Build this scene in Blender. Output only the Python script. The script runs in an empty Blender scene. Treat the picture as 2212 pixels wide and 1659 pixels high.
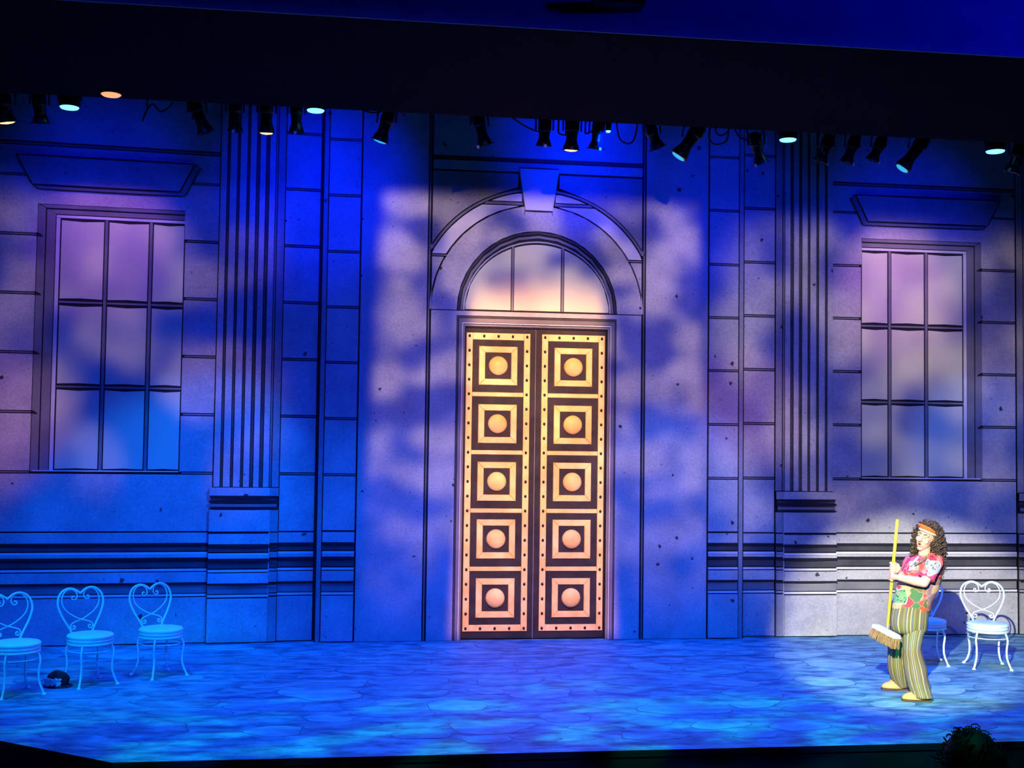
import bpy, bmesh, math, random
from mathutils import Vector, Matrix, noise as mnoise
R = math.radians
sc = bpy.context.scene
C = sc.collection

# ------------------------------------------------------------------ camera
CAM = Vector((-2.174, -13.963, 2.3))
YAW, PITCH, ROLL, FPX = 0.13544, 0.04672, 0.01330, 2600.1
_fw = Vector((math.sin(YAW)*math.cos(PITCH), math.cos(YAW)*math.cos(PITCH), math.sin(PITCH)))
_r = Vector((math.cos(YAW), -math.sin(YAW), 0)); _u = _r.cross(_fw)
_r2 = _r*math.cos(ROLL) + _u*math.sin(ROLL); _u2 = _u*math.cos(ROLL) - _r*math.sin(ROLL)
cam = bpy.data.objects.new('camera', bpy.data.cameras.new('camera')); C.objects.link(cam)
cam.data.sensor_width = 36; cam.data.sensor_fit = 'HORIZONTAL'; cam.data.lens = FPX/2212*36
cam.data.clip_end = 200
m3 = Matrix((_r2, _u2, -_fw)).transposed()
cam.matrix_world = Matrix.Translation(CAM) @ m3.to_4x4()
sc.camera = cam
def ray(px, py): return _fw + _r2*((px-1106)/FPX) - _u2*((py-829.5)/FPX)
def atY(px, py, Y):
    d = ray(px, py); return CAM + d*((Y-CAM.y)/d.y)
def atZ(px, py, z=0.0):
    d = ray(px, py); return CAM + d*((z-CAM.z)/d.z)

# ------------------------------------------------------------------ world, view
w = bpy.data.worlds.new('dark_house'); sc.world = w; w.use_nodes = True
w.node_tree.nodes['Background'].inputs[0].default_value = (0.05, 0.10, 1, 1)
w.node_tree.nodes['Background'].inputs[1].default_value = 0.006
vs = sc.view_settings
vs.view_transform = 'Standard'; vs.look = 'None'; vs.exposure = 0.0; vs.gamma = 1.0; vs.use_curve_mapping = False

# ------------------------------------------------------------------ stage lights
def spot(name, loc, tgt, col, W, deg, blend=0.5, rad=0.05, gobo=None, shut=None, soft=0.012):
    """a lantern: optional breakup template and optional framing shutters, both in the lantern's own gate.
    gobo = (scale, lo, hi, seed, (sx, sy, rot), floor); shut = world points on the (left, right, bottom, top) edges of the beam, None = open"""
    l = bpy.data.lights.new(name, 'SPOT'); l.color = col; l.energy = W
    l.spot_size = R(deg); l.spot_blend = blend; l.shadow_soft_size = rad
    o = bpy.data.objects.new(name, l); C.objects.link(o); o.location = loc
    q = (Vector(tgt) - Vector(loc)).to_track_quat('-Z', 'Y'); o.rotation_euler = q.to_euler()
    if not (gobo or shut): return o
    l.use_nodes = True; nt = l.node_tree; n = nt.nodes; L = nt.links; em = n['Emission']
    def math_(op, a, b=None):
        m = n.new('ShaderNodeMath'); m.operation = op
        for i, v in enumerate((a, b)):
            if v is None: continue
            if isinstance(v, (int, float)): m.inputs[i].default_value = v
            else: L.new(v, m.inputs[i])
        return m.outputs[0]
    tc = n.new('ShaderNodeTexCoord'); sx = n.new('ShaderNodeSeparateXYZ'); L.new(tc.outputs['Normal'], sx.inputs[0])
    gx = math_('DIVIDE', sx.outputs[0], math_('MULTIPLY', sx.outputs[2], -1.0)); gy = math_('DIVIDE', sx.outputs[1], math_('MULTIPLY', sx.outputs[2], -1.0))
    out = None
    if gobo:
        scale, lo, hi, seed, st = gobo[:5]
        cb = n.new('ShaderNodeCombineXYZ'); L.new(gx, cb.inputs[0]); L.new(gy, cb.inputs[1])
        mp = n.new('ShaderNodeMapping'); L.new(cb.outputs[0], mp.inputs[0])
        mp.inputs['Scale'].default_value = (st[0], st[1], 1); mp.inputs['Rotation'].default_value = (0, 0, R(st[2])); mp.inputs['Location'].default_value = (seed, seed*0.37, seed*0.11)
        nz = n.new('ShaderNodeTexNoise'); L.new(mp.outputs[0], nz.inputs['Vector'])
        nz.inputs['Scale'].default_value = scale; nz.inputs['Detail'].default_value = 1.2; nz.inputs['Roughness'].default_value = 0.4
        mr = n.new('ShaderNodeMapRange'); mr.interpolation_type = 'SMOOTHSTEP'; L.new(nz.outputs['Fac'], mr.inputs[0])
        mr.inputs[1].default_value = lo; mr.inputs[2].default_value = hi; mr.inputs[3].default_value = gobo[5]; mr.inputs[4].default_value = 1.0
        out = mr.outputs[0]
    if shut:
        qi = q.inverted()
        for i, p in enumerate(shut):
            if p is None: continue
            if len(p) == 2: p, soft = p
            v = qi @ (Vector(p) - Vector(loc)); lim = (v.x if i < 2 else v.y)/-v.z
            src = gx if i < 2 else gy
            mr = n.new('ShaderNodeMapRange'); mr.interpolation_type = 'SMOOTHSTEP'; L.new(src, mr.inputs[0])
            a, b = (lim-soft, lim+soft) if i in (0, 2) else (lim+soft, lim-soft)
            mr.inputs[1].default_value = min(a, b); mr.inputs[2].default_value = max(a, b)
            mr.inputs[3].default_value, mr.inputs[4].default_value = (0.0, 1.0) if i in (0, 2) else (1.0, 0.0)
            out = mr.outputs[0] if out is None else math_('MULTIPLY', out, mr.outputs[0])
    L.new(out, em.inputs['Strength'])
    return o
TOP = lambda x: (x, -5.06, 5.33)      # framed off the proscenium
# front of house blue wash on the set
for x, k in ((-6.5, 0.85), (-2.2, 0.75), (2.2, 0.66), (6.5, 0.40)):
    spot('house_blue_wash', (x, -13.0, 5.6), (x*0.72, 0, 2.0), (0.010, 0.036, 1.0), 2500*k, 46, 0.8, 0.2, shut=(None, None, None, TOP(x)))
# blue led lamps on the batten: each floods the boards and rakes the top of the set
for px, py, tx, ty, e in ((150, 230, 235, 410, 85), (682, 230, 690, 410, 330), (1316, 281, 1200, 340, 420), (1702, 300, 1545, 460, 120), (2150, 325, 1945, 500, 110)):
    a = atY(px, py, -2.35); b = atY(tx, ty, -0.05)
    spot('led_blue_beam', (a.x, -2.35, a.z-0.09), b, (0.0, 0.010, 1.0), e*1.5, 66, 1.0, 0.05)
    spot('led_blue_flood', (a.x, -2.35, a.z-0.10), (a.x*0.96, -2.8, 0), (0.0, 0.115, 1.0), 1000 if px < 2000 else 600, 112, 1.0, 0.08, None, (None, None, (a.x, 0, 1.7 if px < 1000 else 0.4), None), 0.14)
# warm breakup templates from the house
spot('warm_breakup_centre', (-0.6, -12.5, 5.3), (0.0, 0, 2.7), (1.0, 0.68, 0.48), 4900, 30, 0.2, 0.08, (24.0, 0.36, 0.64, 3.1, (1, 1.25, 35), 0.16),
     (((-1.88, -0.12, 3), 0.006), ((1.98, -0.12, 3), 0.006), ((0, -0.12, 1.15), 0.085), ((0, -0.12, 5.12), 0.008)))
spot('warm_breakup_left', (-3.5, -12.5, 5.3), (-4.6, 0, 2.8), (1.0, 0.62, 0.42), 1900, 28, 0.5, 0.08, (17.0, 0.38, 0.68, 7.7, (1, 1, 30), 0.02), (((-7, 0, 3), 0.02), ((-3.1, 0, 3), 0.03), ((-4.6, 0, 1.9), 0.06), ((-4.6, 0, 4.95), 0.02)))
spot('warm_breakup_right', (2.0, -12.5, 5.3), (4.2, 0, 2.7), (1.0, 0.76, 0.46), 3700, 28, 0.5, 0.08, (17.0, 0.34, 0.70, 12.3, (1, 1, 20), 0.15), (((2.1, 0, 3), 0.02), ((7, 0, 3), 0.02), ((4.2, 0, 0.6), 0.09), ((4.2, 0, 4.95), 0.02)))
spot('rose_breakup', (-5.5, -12.5, 5.3), (-6.0, 0, 2.4), (1.0, 0.36, 0.25), 1500, 9, 1.0, 0.08, None, (None, None, None, (-6, 0, 4.6)), 0.02)
spot('rose_breakup', (0.6, -12.5, 5.3), (2.55, 0, 2.7), (1.0, 0.34, 0.36), 1700, 8, 1.0, 0.08)
# low blue beams on the bottom of the set; the last is fill added at the right edge
for x, y, z, tx, tz, e in ((-1.4, -3.2, 5.2, -4.3, 1.0, 1500), (-3.4, -4.2, 5.2, -1.8, 0.5, 420), (2.0, -4.2, 5.2, 1.5, 0.8, 850), (3.4, -3.4, 5.2, 6.2, 1.5, 650)):
    spot('low_blue_beam', (x, y, z), (tx, 0, tz), (0.0, 0.14, 1.0), e, 34, 0.6, 0.06)
# teal and blue ripples across the front of the boards
spot('teal_ripple', (0.5, -11.0, 5.2), (-0.6, -4.4, 0), (0.0, 0.80, 0.42), 4200, 60, 0.6, 0.05, (26.0, 0.44, 0.60, 2.2, (0.45, 1.6, 0), 0.0), (None, None, None, (0, -2.6, 0)), 0.05)
spot('blue_ripple', (-1.5, -11.0, 5.2), (0.0, -3.2, 0), (0.0, 0.16, 1.0), 3400, 64, 0.5, 0.05, (24.0, 0.40, 0.62, 5.2, (0.5, 1.6, 0), 0.0), (None, None, None, (0, -0.5, 0)), 0.05)
spot('added_cyan_fill', (-6.2, -6.5, 5.2), (-4.5, -2.3, 0.5), (0.0, 0.55, 1.0), 1000, 26, 0.8, 0.06)  # unseen fill lamp, added to lift the left chairs towards cyan
# pink lanterns over the two windows
spot('pink_top_light', (-4.65, -2.2, 5.75), (-4.9, 0, 4.4), (1.0, 0.35, 0.45), 130, 44, 1.0, 0.05, None, (None, None, None, (-4.8, 0, 4.92)), 0.03)
spot('pink_top_light', (4.3, -2.2, 5.75), (4.45, 0, 4.2), (1.0, 0.42, 0.40), 280, 40, 1.0, 0.05, None, (None, None, None, (4.4, 0, 5.0)), 0.03)
# amber special on the double door
spot('amber_door_special', (0.05, -7.0, 5.2), (0.02, 0, 2.0), (1.0, 0.45, 0.09), 5400, 36, 0.5, 0.05, None, ((-0.86, -0.1, 2), (0.86, -0.1, 2), (0, -0.1, 0.02), ((0, -0.1, 4.15), 0.06)), 0.012)
# follow spot
spot('follow_spot', (-1.8, -12.0, 4.35), (3.6, -2.2, 0.52), (1.0, 0.97, 0.68), 13500, 15.0, 0.45, 0.03)
# blue spill over the proscenium
spot('proscenium_spill', (6.0, -8.5, 6.2), (2.5, -5, 6.2), (0.0, 0.003, 1.0), 800, 140, 1.0, 0.3)

# ------------------------------------------------------------------ materials
def mat(name, col, rough=0.7, metal=0.0, emit=None, es=1.0, spec=0.3):
    m = bpy.data.materials.new(name); m.use_nodes = True; b = m.node_tree.nodes['Principled BSDF']
    b.inputs['Base Color'].default_value = (*col, 1); b.inputs['Roughness'].default_value = rough; b.inputs['Metallic'].default_value = metal
    b.inputs['Specular IOR Level'].default_value = spec
    if emit: b.inputs['Emission Color'].default_value = (*emit, 1); b.inputs['Emission Strength'].default_value = es
    return m
def mottled(name, c0, c1, scale=2.0, rough=0.8, specks=True, coord='pos', stretch=(1, 1, 1), detail=6, lo=0.35, hi=0.68, bump=0.0, speckcol=(0.02, 0.02, 0.03)):
    m = mat(name, c0, rough); nt = m.node_tree; n = nt.nodes; L = nt.links; b = n['Principled BSDF']
    if coord == 'pos': g = n.new('ShaderNodeNewGeometry'); src = g.outputs['Position']
    else: g = n.new('ShaderNodeTexCoord'); src = g.outputs['Object']
    mp = n.new('ShaderNodeMapping'); L.new(src, mp.inputs[0]); mp.inputs['Scale'].default_value = stretch
    nz = n.new('ShaderNodeTexNoise'); L.new(mp.outputs[0], nz.inputs['Vector']); nz.inputs['Scale'].default_value = scale; nz.inputs['Detail'].default_value = detail; nz.inputs['Roughness'].default_value = 0.6
    cr = n.new('ShaderNodeValToRGB'); L.new(nz.outputs['Fac'], cr.inputs[0])
    cr.color_ramp.elements[0].position = lo; cr.color_ramp.elements[0].color = (*c0, 1); cr.color_ramp.elements[1].position = hi; cr.color_ramp.elements[1].color = (*c1, 1)
    out = cr.outputs[0]
    if specks:
        gr = n.new('ShaderNodeTexNoise'); L.new(mp.outputs[0], gr.inputs['Vector']); gr.inputs['Scale'].default_value = 38; gr.inputs['Detail'].default_value = 4; gr.inputs['Roughness'].default_value = 0.7
        gm = n.new('ShaderNodeMapRange'); L.new(gr.outputs['Fac'], gm.inputs[0]); gm.inputs[1].default_value = 0.3; gm.inputs[2].default_value = 0.7; gm.inputs[3].default_value = 0.80; gm.inputs[4].default_value = 1.14
        ml = n.new('ShaderNodeVectorMath'); ml.operation = 'SCALE'; L.new(out, ml.inputs[0]); L.new(gm.outputs[0], ml.inputs['Scale']); out = ml.outputs[0]
        nd = n.new('ShaderNodeTexNoise'); L.new(mp.outputs[0], nd.inputs['Vector']); nd.inputs['Scale'].default_value = 30
        mx = n.new('ShaderNodeVectorMath'); mx.operation = 'MULTIPLY_ADD'; L.new(nd.outputs['Color'], mx.inputs[0]); mx.inputs[1].default_value = (0.05, 0.05, 0.05); L.new(mp.outputs[0], mx.inputs[2])
        for vs_, keep, size, k in ((4.6, 0.25, 0.125, 0.95), (12.0, 0.40, 0.13, 0.6)):
            vo = n.new('ShaderNodeTexVoronoi'); L.new(mx.outputs[0], vo.inputs['Vector']); vo.inputs['Scale'].default_value = vs_
            rs = n.new('ShaderNodeSeparateColor'); L.new(vo.outputs['Color'], rs.inputs[0])
            rr = n.new('ShaderNodeMapRange'); L.new(rs.outputs[0], rr.inputs[0]); rr.inputs[1].default_value = keep; rr.inputs[2].default_value = 1.0; rr.inputs[3].default_value = 0.0; rr.inputs[4].default_value = size
            lt = n.new('ShaderNodeMath'); lt.operation = 'LESS_THAN'; L.new(vo.outputs['Distance'], lt.inputs[0]); L.new(rr.outputs[0], lt.inputs[1])
            fa = n.new('ShaderNodeMath'); fa.operation = 'MULTIPLY'; L.new(lt.outputs[0], fa.inputs[0]); fa.inputs[1].default_value = k
            mi = n.new('ShaderNodeMix'); mi.data_type = 'RGBA'; L.new(fa.outputs[0], mi.inputs['Factor']); L.new(out, mi.inputs['A']); mi.inputs['B'].default_value = (*speckcol, 1)
            out = mi.outputs['Result']
    L.new(out, b.inputs['Base Color'])
    if bump:
        bp = n.new('ShaderNodeBump'); bp.inputs['Strength'].default_value = bump; bp.inputs['Distance'].default_value = 0.01
        L.new(nz.outputs['Fac'], bp.inputs['Height']); L.new(bp.outputs[0], b.inputs['Normal'])
    return m
M = {}
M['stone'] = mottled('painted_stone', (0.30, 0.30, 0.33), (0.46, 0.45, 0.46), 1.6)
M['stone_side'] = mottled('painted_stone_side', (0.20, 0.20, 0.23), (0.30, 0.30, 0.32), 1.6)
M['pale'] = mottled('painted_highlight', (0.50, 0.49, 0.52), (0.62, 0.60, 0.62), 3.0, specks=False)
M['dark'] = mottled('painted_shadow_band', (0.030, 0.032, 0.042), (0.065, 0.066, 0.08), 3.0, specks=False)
M['mid'] = mottled('painted_casing_grey', (0.13, 0.13, 0.15), (0.20, 0.20, 0.22), 2.0, specks=False)
M['ink'] = mat('ink_line', (0.008, 0.008, 0.014), 0.8)
M['pane'] = mottled('painted_pane', (0.46, 0.50, 0.38), (0.56, 0.58, 0.44), 1.0, 0.7, specks=False)
M['gold'] = mottled('gold_paint', (0.66, 0.42, 0.12), (0.88, 0.62, 0.24), 5.0, 0.5, specks=False)
M['goldedge'] = mat('gold_edge', (0.85, 0.70, 0.50), 0.5)
M['doordark'] = mottled('door_dark_paint', (0.010, 0.008, 0.012), (0.026, 0.020, 0.024), 6.0, 0.7, specks=False)
M['rivet'] = mat('rivet_paint', (0.012, 0.010, 0.012), 0.5)
M['black'] = mat('black_masking_cloth', (0.006, 0.006, 0.010), 0.95, spec=0.05)
M['pros'] = mottled('proscenium_plaster', (0.20, 0.20, 0.24), (0.25, 0.25, 0.30), 3.0, 0.9, specks=False)
M['floor'] = mottled('painted_floor', (0.02, 0.09, 0.18), (0.15, 0.38, 0.46), 3.4, 0.6, specks=False, stretch=(1, 2.2, 1), detail=14, lo=0.38, hi=0.63, bump=0.15)
FLAGS = [mottled('painted_flagstone', c0, c1, 3.8, 0.6, specks=False, stretch=(1, 2.2, 1), detail=12, lo=0.34, hi=0.68) for c0, c1 in
         (((0.08, 0.22, 0.30), (0.24, 0.48, 0.54)), ((0.04, 0.14, 0.22), (0.17, 0.40, 0.47)), ((0.05, 0.16, 0.25), (0.15, 0.33, 0.44)), ((0.02, 0.10, 0.19), (0.16, 0.38, 0.46)))]
M['flagedge'] = mat('painted_flag_edge', (0.03, 0.09, 0.16), 0.6)
M['white'] = mat('white_enamel', (0.60, 0.80, 0.80), 0.35, spec=0.5)
M['seat'] = mottled('seat_vinyl', (0.52, 0.74, 0.76), (0.60, 0.82, 0.82), 8, 0.4, specks=False, coord='obj')
M['lampblack'] = mat('lamp_black_enamel', (0.012, 0.012, 0.014), 0.35, 0.4, spec=0.5)
M['lampglass'] = mat('lamp_glass', (0.10, 0.14, 0.16), 0.1, spec=0.8)
M['lenswarm'] = mat('lens_lit_warm', (0.9, 0.6, 0.2), 0.4, emit=(1.0, 0.55, 0.13), es=3.0)
M['lensorange'] = mat('lens_lit_orange', (0.9, 0.4, 0.2), 0.4, emit=(1.0, 0.30, 0.10), es=1.6)
M['lensled'] = mat('lens_lit_led', (0.5, 0.9, 1.0), 0.4, emit=(0.13, 0.62, 1.0), es=3.0)
M['lenscyan'] = mat('lens_lit_cyan', (0.2, 0.7, 0.8), 0.3, emit=(0.03, 0.45, 0.7), es=0.9)
M['tape'] = mat('white_tape', (0.7, 0.7, 0.72), 0.6)
M['steel'] = mat('steel_pipe', (0.05, 0.05, 0.055), 0.4, 0.8)
M['cable'] = mat('black_cable', (0.008, 0.008, 0.012), 0.6)

# ------------------------------------------------------------------ helpers
def tag(o, label=None, cat=None, group=None, kind=None):
    if label: o['label'] = label
    if cat: o['category'] = cat
    if group: o['group'] = group
    if kind: o['kind'] = kind
    return o
def empty(name, loc=(0, 0, 0), rz=0):
    o = bpy.data.objects.new(name, None); C.objects.link(o); o.location = loc; o.rotation_euler = (0, 0, rz); o.empty_display_size = 0.1
    return o
def link_mesh(name, verts, faces, m, parent=None, smooth=False, mats=None, fm=None):
    """one mesh object; verts are in the parent's frame (world when no parent or the parent sits at a plain offset)"""
    lo = Vector((min(v[0] for v in verts), min(v[1] for v in verts), min(v[2] for v in verts)))
    hi = Vector((max(v[0] for v in verts), max(v[1] for v in verts), max(v[2] for v in verts)))
    c = (lo+hi)/2; c.z = lo.z
    me = bpy.data.meshes.new(name); me.from_pydata([tuple(Vector(v)-c) for v in verts], [], faces); me.update()
    for x in (mats or [m]): me.materials.append(x)
    if fm:
        for p, i in zip(me.polygons, fm): p.material_index = i
    bm = bmesh.new(); bm.from_mesh(me); bmesh.ops.recalc_face_normals(bm, faces=bm.faces); bm.to_mesh(me); bm.free()
    if smooth:
        for p in me.polygons: p.use_smooth = True
    o = bpy.data.objects.new(name, me); C.objects.link(o); o.location = c
    if parent: o.parent = parent; o.location = c - offs(parent)
    return o
PLAIN = {}
def offs(p): return PLAIN.get(p.name, Vector((0, 0, 0)))
def holder(name, base, **k):
    """Empty at a thing's base whose children are given in world coordinates"""
    o = empty(name, base); PLAIN[o.name] = Vector(base); return tag(o, **k)
def regmesh(o, parent=None):   # let children be given in world coordinates
    PLAIN[o.name] = (offs(parent) if parent else Vector((0, 0, 0))) + o.location
    return o
# plane maps: (s across, z up, d towards the house) -> world
S4 = 0.07387
def mapR(s, z, d): return Vector((s, -d, z))
_nl = Vector((S4, -1, 0)).normalized()
def mapL(s, z, d): return Vector((-s, (-s+2.4)*S4, z)) + _nl*d
def mapC(x, z, d): return Vector((x, -0.12-d, z))
def mapCm(x, z, d): return Vector((-x, -0.12-d, z))
def prism(name, mp, poly, d0, d1, m, parent=None, bev=0.0):
    """outline poly [(s,z)...] extruded from depth d0 to d1 (front), front edge chamfered"""
    n = len(poly)
    V = [mp(s, z, d0) for s, z in poly]
    if bev > 0:
        V += [mp(s, z, d1-bev) for s, z in poly]
        cs = sum(p[0] for p in poly)/n; cz = sum(p[1] for p in poly)/n
        fr = []
        for i in range(n):
            p0, p1, p2 = Vector(poly[i-1]), Vector(poly[i]), Vector(poly[(i+1) % n])
            a = (p1-p0); b = (p2-p1)
            if a.length < 1e-9 or b.length < 1e-9: fr.append(p1); continue
            a.normalize(); b.normalize()
            na = Vector((-a.y, a.x)); nb = Vector((-b.y, b.x)); nn = na+nb
            if nn.length < 1e-6: nn = na
            nn = nn/max(0.3, nn.length_squared)*2
            fr.append((p1, nn))
        area = sum(poly[i-1][0]*poly[i][1]-poly[i][0]*poly[i-1][1] for i in range(n))
        sg = 1 if area > 0 else -1
        V += [mp(*(f[0]+f[1]*bev*sg*0.5 if isinstance(f, tuple) else f), d1) for f in fr]
        F = [tuple(range(n))[::-1]] + [(i, (i+1) % n, n+(i+1) % n, n+i) for i in range(n)] + [(n+i, n+(i+1) % n, 2*n+(i+1) % n, 2*n+i) for i in range(n)] + [tuple(range(2*n, 3*n))]
    else:
        V += [mp(s, z, d1) for s, z in poly]
        F = [tuple(range(n))[::-1]] + [(i, (i+1) % n, n+(i+1) % n, n+i) for i in range(n)] + [tuple(range(n, 2*n))]
    return link_mesh(name, V, F, m, parent)
def rect(s0, s1, z0, z1): return [(s0, z0), (s1, z0), (s1, z1), (s0, z1)]
def slab(name, mp, s0, s1, z0, z1, d0, d1, m, parent=None, bev=0.004): return prism(name, mp, rect(s0, s1, z0, z1), d0, d1, m, parent, bev)
def stroke(mp, a, b, wm, we, d, parent, name='ink_stroke', m=None):
    """hand-inked line, swelling in the middle"""
    a = Vector(a); b = Vector(b); t = (b-a).normalized(); nn = Vector((-t.y, t.x)); up, dn = [], []
    for k in range(9):
        f = k/8; wd = we + (wm-we)*math.sin(math.pi*f)
        p = a.lerp(b, f); up.append(tuple(p+nn*wd/2)); dn.append(tuple(p-nn*wd/2))
    return prism(name, mp, dn+up[::-1], d-0.004, d+0.002, m or M['ink'], parent)
def arc_pts(r, a0, a1, n, zc, ry=None): return [(r*math.cos(a0+(a1-a0)*i/n), zc+(ry or r)*math.sin(a0+(a1-a0)*i/n)) for i in range(n+1)]
def band(name, mp, r0, r1, a0, a1, n, zc, d0, d1, m, parent, k=1.0, bev=0.0):
    return prism(name, mp, arc_pts(r1, a0, a1, n, zc, r1*k)+arc_pts(r0, a0, a1, n, zc, r0*k)[::-1], d0, d1, m, parent, bev)
def tube(path, rad, sides=8, closed=False, capr=True):
    """verts, faces of a round tube along a list of points; rad is a number or list"""
    P = [Vector(p) for p in path]; n = len(P); V = []; F = []
    nrm = None
    for i in range(n):
        t = (P[(i+1) % n]-P[i-1]) if closed else (P[min(i+1, n-1)]-P[max(i-1, 0)])
        if t.length < 1e-9: t = Vector((0, 0, 1))
        t.normalize()
        if nrm is None:
            nrm = t.cross(Vector((0, 0, 1)));
            if nrm.length < 1e-3: nrm = t.cross(Vector((1, 0, 0)))
        nrm = (nrm - t*nrm.dot(t))
        if nrm.length < 1e-6: nrm = t.orthogonal()
        nrm.normalize(); bi = t.cross(nrm)
        r = rad[i] if isinstance(rad, (list, tuple)) else rad
        for k in range(sides):
            a = 2*math.pi*k/sides; V.append(P[i]+nrm*(r*math.cos(a))+bi*(r*math.sin(a)))
    for i in range(n if closed else n-1):
        j = (i+1) % n
        for k in range(sides): F.append((i*sides+k, i*sides+(k+1) % sides, j*sides+(k+1) % sides, j*sides+k))
    if not closed: F.append(tuple(range(sides))[::-1]); F.append(tuple(range((n-1)*sides, n*sides)))
    return V, F
def merge(parts):
    V, F = [], []
    for v, f in parts:
        k = len(V); V += list(v); F += [tuple(i+k for i in q) for q in f]
    return V, F
def lathe(prof, n=24, closed=True):
    V = []; F = []
    for r, z in prof:
        for k in range(n): a = 2*math.pi*k/n; V.append(Vector((r*math.cos(a), r*math.sin(a), z)))
    for i in range(len(prof)-1):
        for k in range(n): F.append((i*n+k, i*n+(k+1) % n, (i+1)*n+(k+1) % n, (i+1)*n+k))
    if closed: F.append(tuple(range(n))[::-1]); F.append(tuple(range((len(prof)-1)*n, len(prof)*n)))
    return V, F
def ellipsoid(c, r, nu=16, nv=10, mtx=None):
    V = []; F = []; c = Vector(c)
    for i in range(nv+1):
        t = math.pi*i/nv
        for k in range(nu):
            a = 2*math.pi*k/nu; p = Vector((r[0]*math.sin(t)*math.cos(a), r[1]*math.sin(t)*math.sin(a), r[2]*math.cos(t)))
            V.append(c+(mtx @ p if mtx else p))
    for i in range(nv):
        for k in range(nu): F.append((i*nu+k, (i+1)*nu+k, (i+1)*nu+(k+1) % nu, i*nu+(k+1) % nu))
    return V, F
def smooth_pts(pts, sub=6):
    """Catmull-Rom through points"""
    P = [Vector(p) for p in pts]; out = []
    for i in range(len(P)-1):
        p0 = P[max(i-1, 0)]; p1 = P[i]; p2 = P[i+1]; p3 = P[min(i+2, len(P)-1)]
        for k in range(sub):
            t = k/sub; out.append(0.5*((2*p1)+(p2-p0)*t+(2*p0-5*p1+4*p2-p3)*t*t+(3*p1-p0-3*p2+p3)*t**3))
    out.append(P[-1]); return out
def dup(root):
    r = root.copy(); C.objects.link(r)
    for ch in root.children:
        c = ch.copy(); C.objects.link(c); c.parent = r
        for g in ch.children: d = g.copy(); C.objects.link(d); d.parent = c
    return r

# ================================================================== THE SETTING
# ---- boards
fv = [(-9, 1.6), (-9, -1.1), (-4.707, -4.394), (-3.766, -5.09), (9, -5.02), (9, 1.6)]
fl = link_mesh('floor', [(x, y, 0) for x, y in fv]+[(x, y, -0.05) for x, y in fv],
               [tuple(range(6)), tuple(range(6, 12))[::-1]]+[(i, (i+1) % 6, 6+(i+1) % 6, 6+i) for i in range(6)], None, mats=[M['floor'], M['black']], fm=[0]+[1]*7)
tag(fl, 'stage floor painted as blue grey cobblestones under blue light', kind='structure'); regmesh(fl)
rng = random.Random(11)
flags = []
tries = 0
while len(flags) < 150 and tries < 6000:
    tries += 1
    x = rng.uniform(-6.2, 6.2); y = rng.uniform(-4.9, -0.45); a = rng.uniform(0.16, 0.40); b = a*rng.uniform(0.45, 0.75)
    if y-b < -4.93 or y-b*1.2 < -4.394-0.755*(x-a*1.2+4.707)+0.03: continue
    if any(abs(x-q[0]) < (a+q[2])*0.86 and abs(y-q[1]) < (b+q[3])*0.90 for q in flags): continue
    flags.append((x, y, a, b))
for x, y, a, b in flags:
    hz = rng.uniform(0.0012, 0.0030); n = 28; ph = rng.uniform(0, 6); rot = rng.uniform(-0.3, 0.3); ring = []
    for k in range(n):
        t = 2*math.pi*k/n; q = 1+0.10*math.sin(2*t+ph)+0.07*math.sin(3*t+ph*2)+0.05*math.sin(5*t+ph*3)
        cx, cy = a*q*math.cos(t), b*q*math.sin(t); ring.append((x+cx*math.cos(rot)-cy*math.sin(rot), y+cx*math.sin(rot)+cy*math.cos(rot)))
    V = [(p[0], p[1], 0.0003) for p in ring]+[(x+(p[0]-x)*0.965, y+(p[1]-y)*0.965, hz) for p in ring]
    F = [(i, (i+1) % n, n+(i+1) % n, n+i) for i in range(n)]+[tuple(range(n, 2*n))]
    link_mesh('cobblestone', V, F, None, fl, mats=[M['flagedge'], rng.choice(FLAGS)], fm=[0]*n+[1])
a = atZ(750, 1427); b = atZ(1680, 1415)
link_mesh('floor_seam', [(a.x, a.y, 0.0004), (b.x, b.y, 0.0004), (b.x, b.y+0.012, 0.0004), (a.x, a.y+0.012, 0.0004), (a.x, a.y, 0.0026), (b.x, b.y, 0.0026), (b.x, b.y+0.012, 0.0026), (a.x, a.y+0.012, 0.0026)],
          [(0, 1, 2, 3), (4, 5, 6, 7), (0, 1, 5, 4), (1, 2, 6, 5), (2, 3, 7, 6), (3, 0, 4, 7)], M['flagedge'], fl)
# front face of the stage, pit floor, apron ledge, rows behind
ff = [(-9, -1.1), (-4.707, -4.394), (-3.766, -5.09), (9, -5.02)]
V = []; F = []
for x, y in ff: V += [(x, y+0.02, -0.052), (x, y+0.02, -1.2), (x+0.02, y+0.12, -1.2), (x+0.02, y+0.12, -0.052)]
for i in range(3):
    for k in range(4): F.append((i*4+k, i*4+(k+1) % 4, (i+1)*4+(k+1) % 4, (i+1)*4+k))
tag(link_mesh('trim_1', V, F, M['black']), 'black fascia under the front edge of the stage', kind='structure')
tag(link_mesh('floor_pit', [(-10, -8, -1.2), (10, -8, -1.2), (10, -4.6, -1.2), (-10, -4.6, -1.2), (-10, -8, -1.25), (10, -8, -1.25), (10, -4.6, -1.25), (-10, -4.6, -1.25)],
    [(0, 1, 2, 3), (7, 6, 5, 4), (0, 1, 5, 4), (1, 2, 6, 5), (2, 3, 7, 6), (3, 0, 4, 7)], M['black']), 'dark pit floor below the stage', kind='structure')
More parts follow.
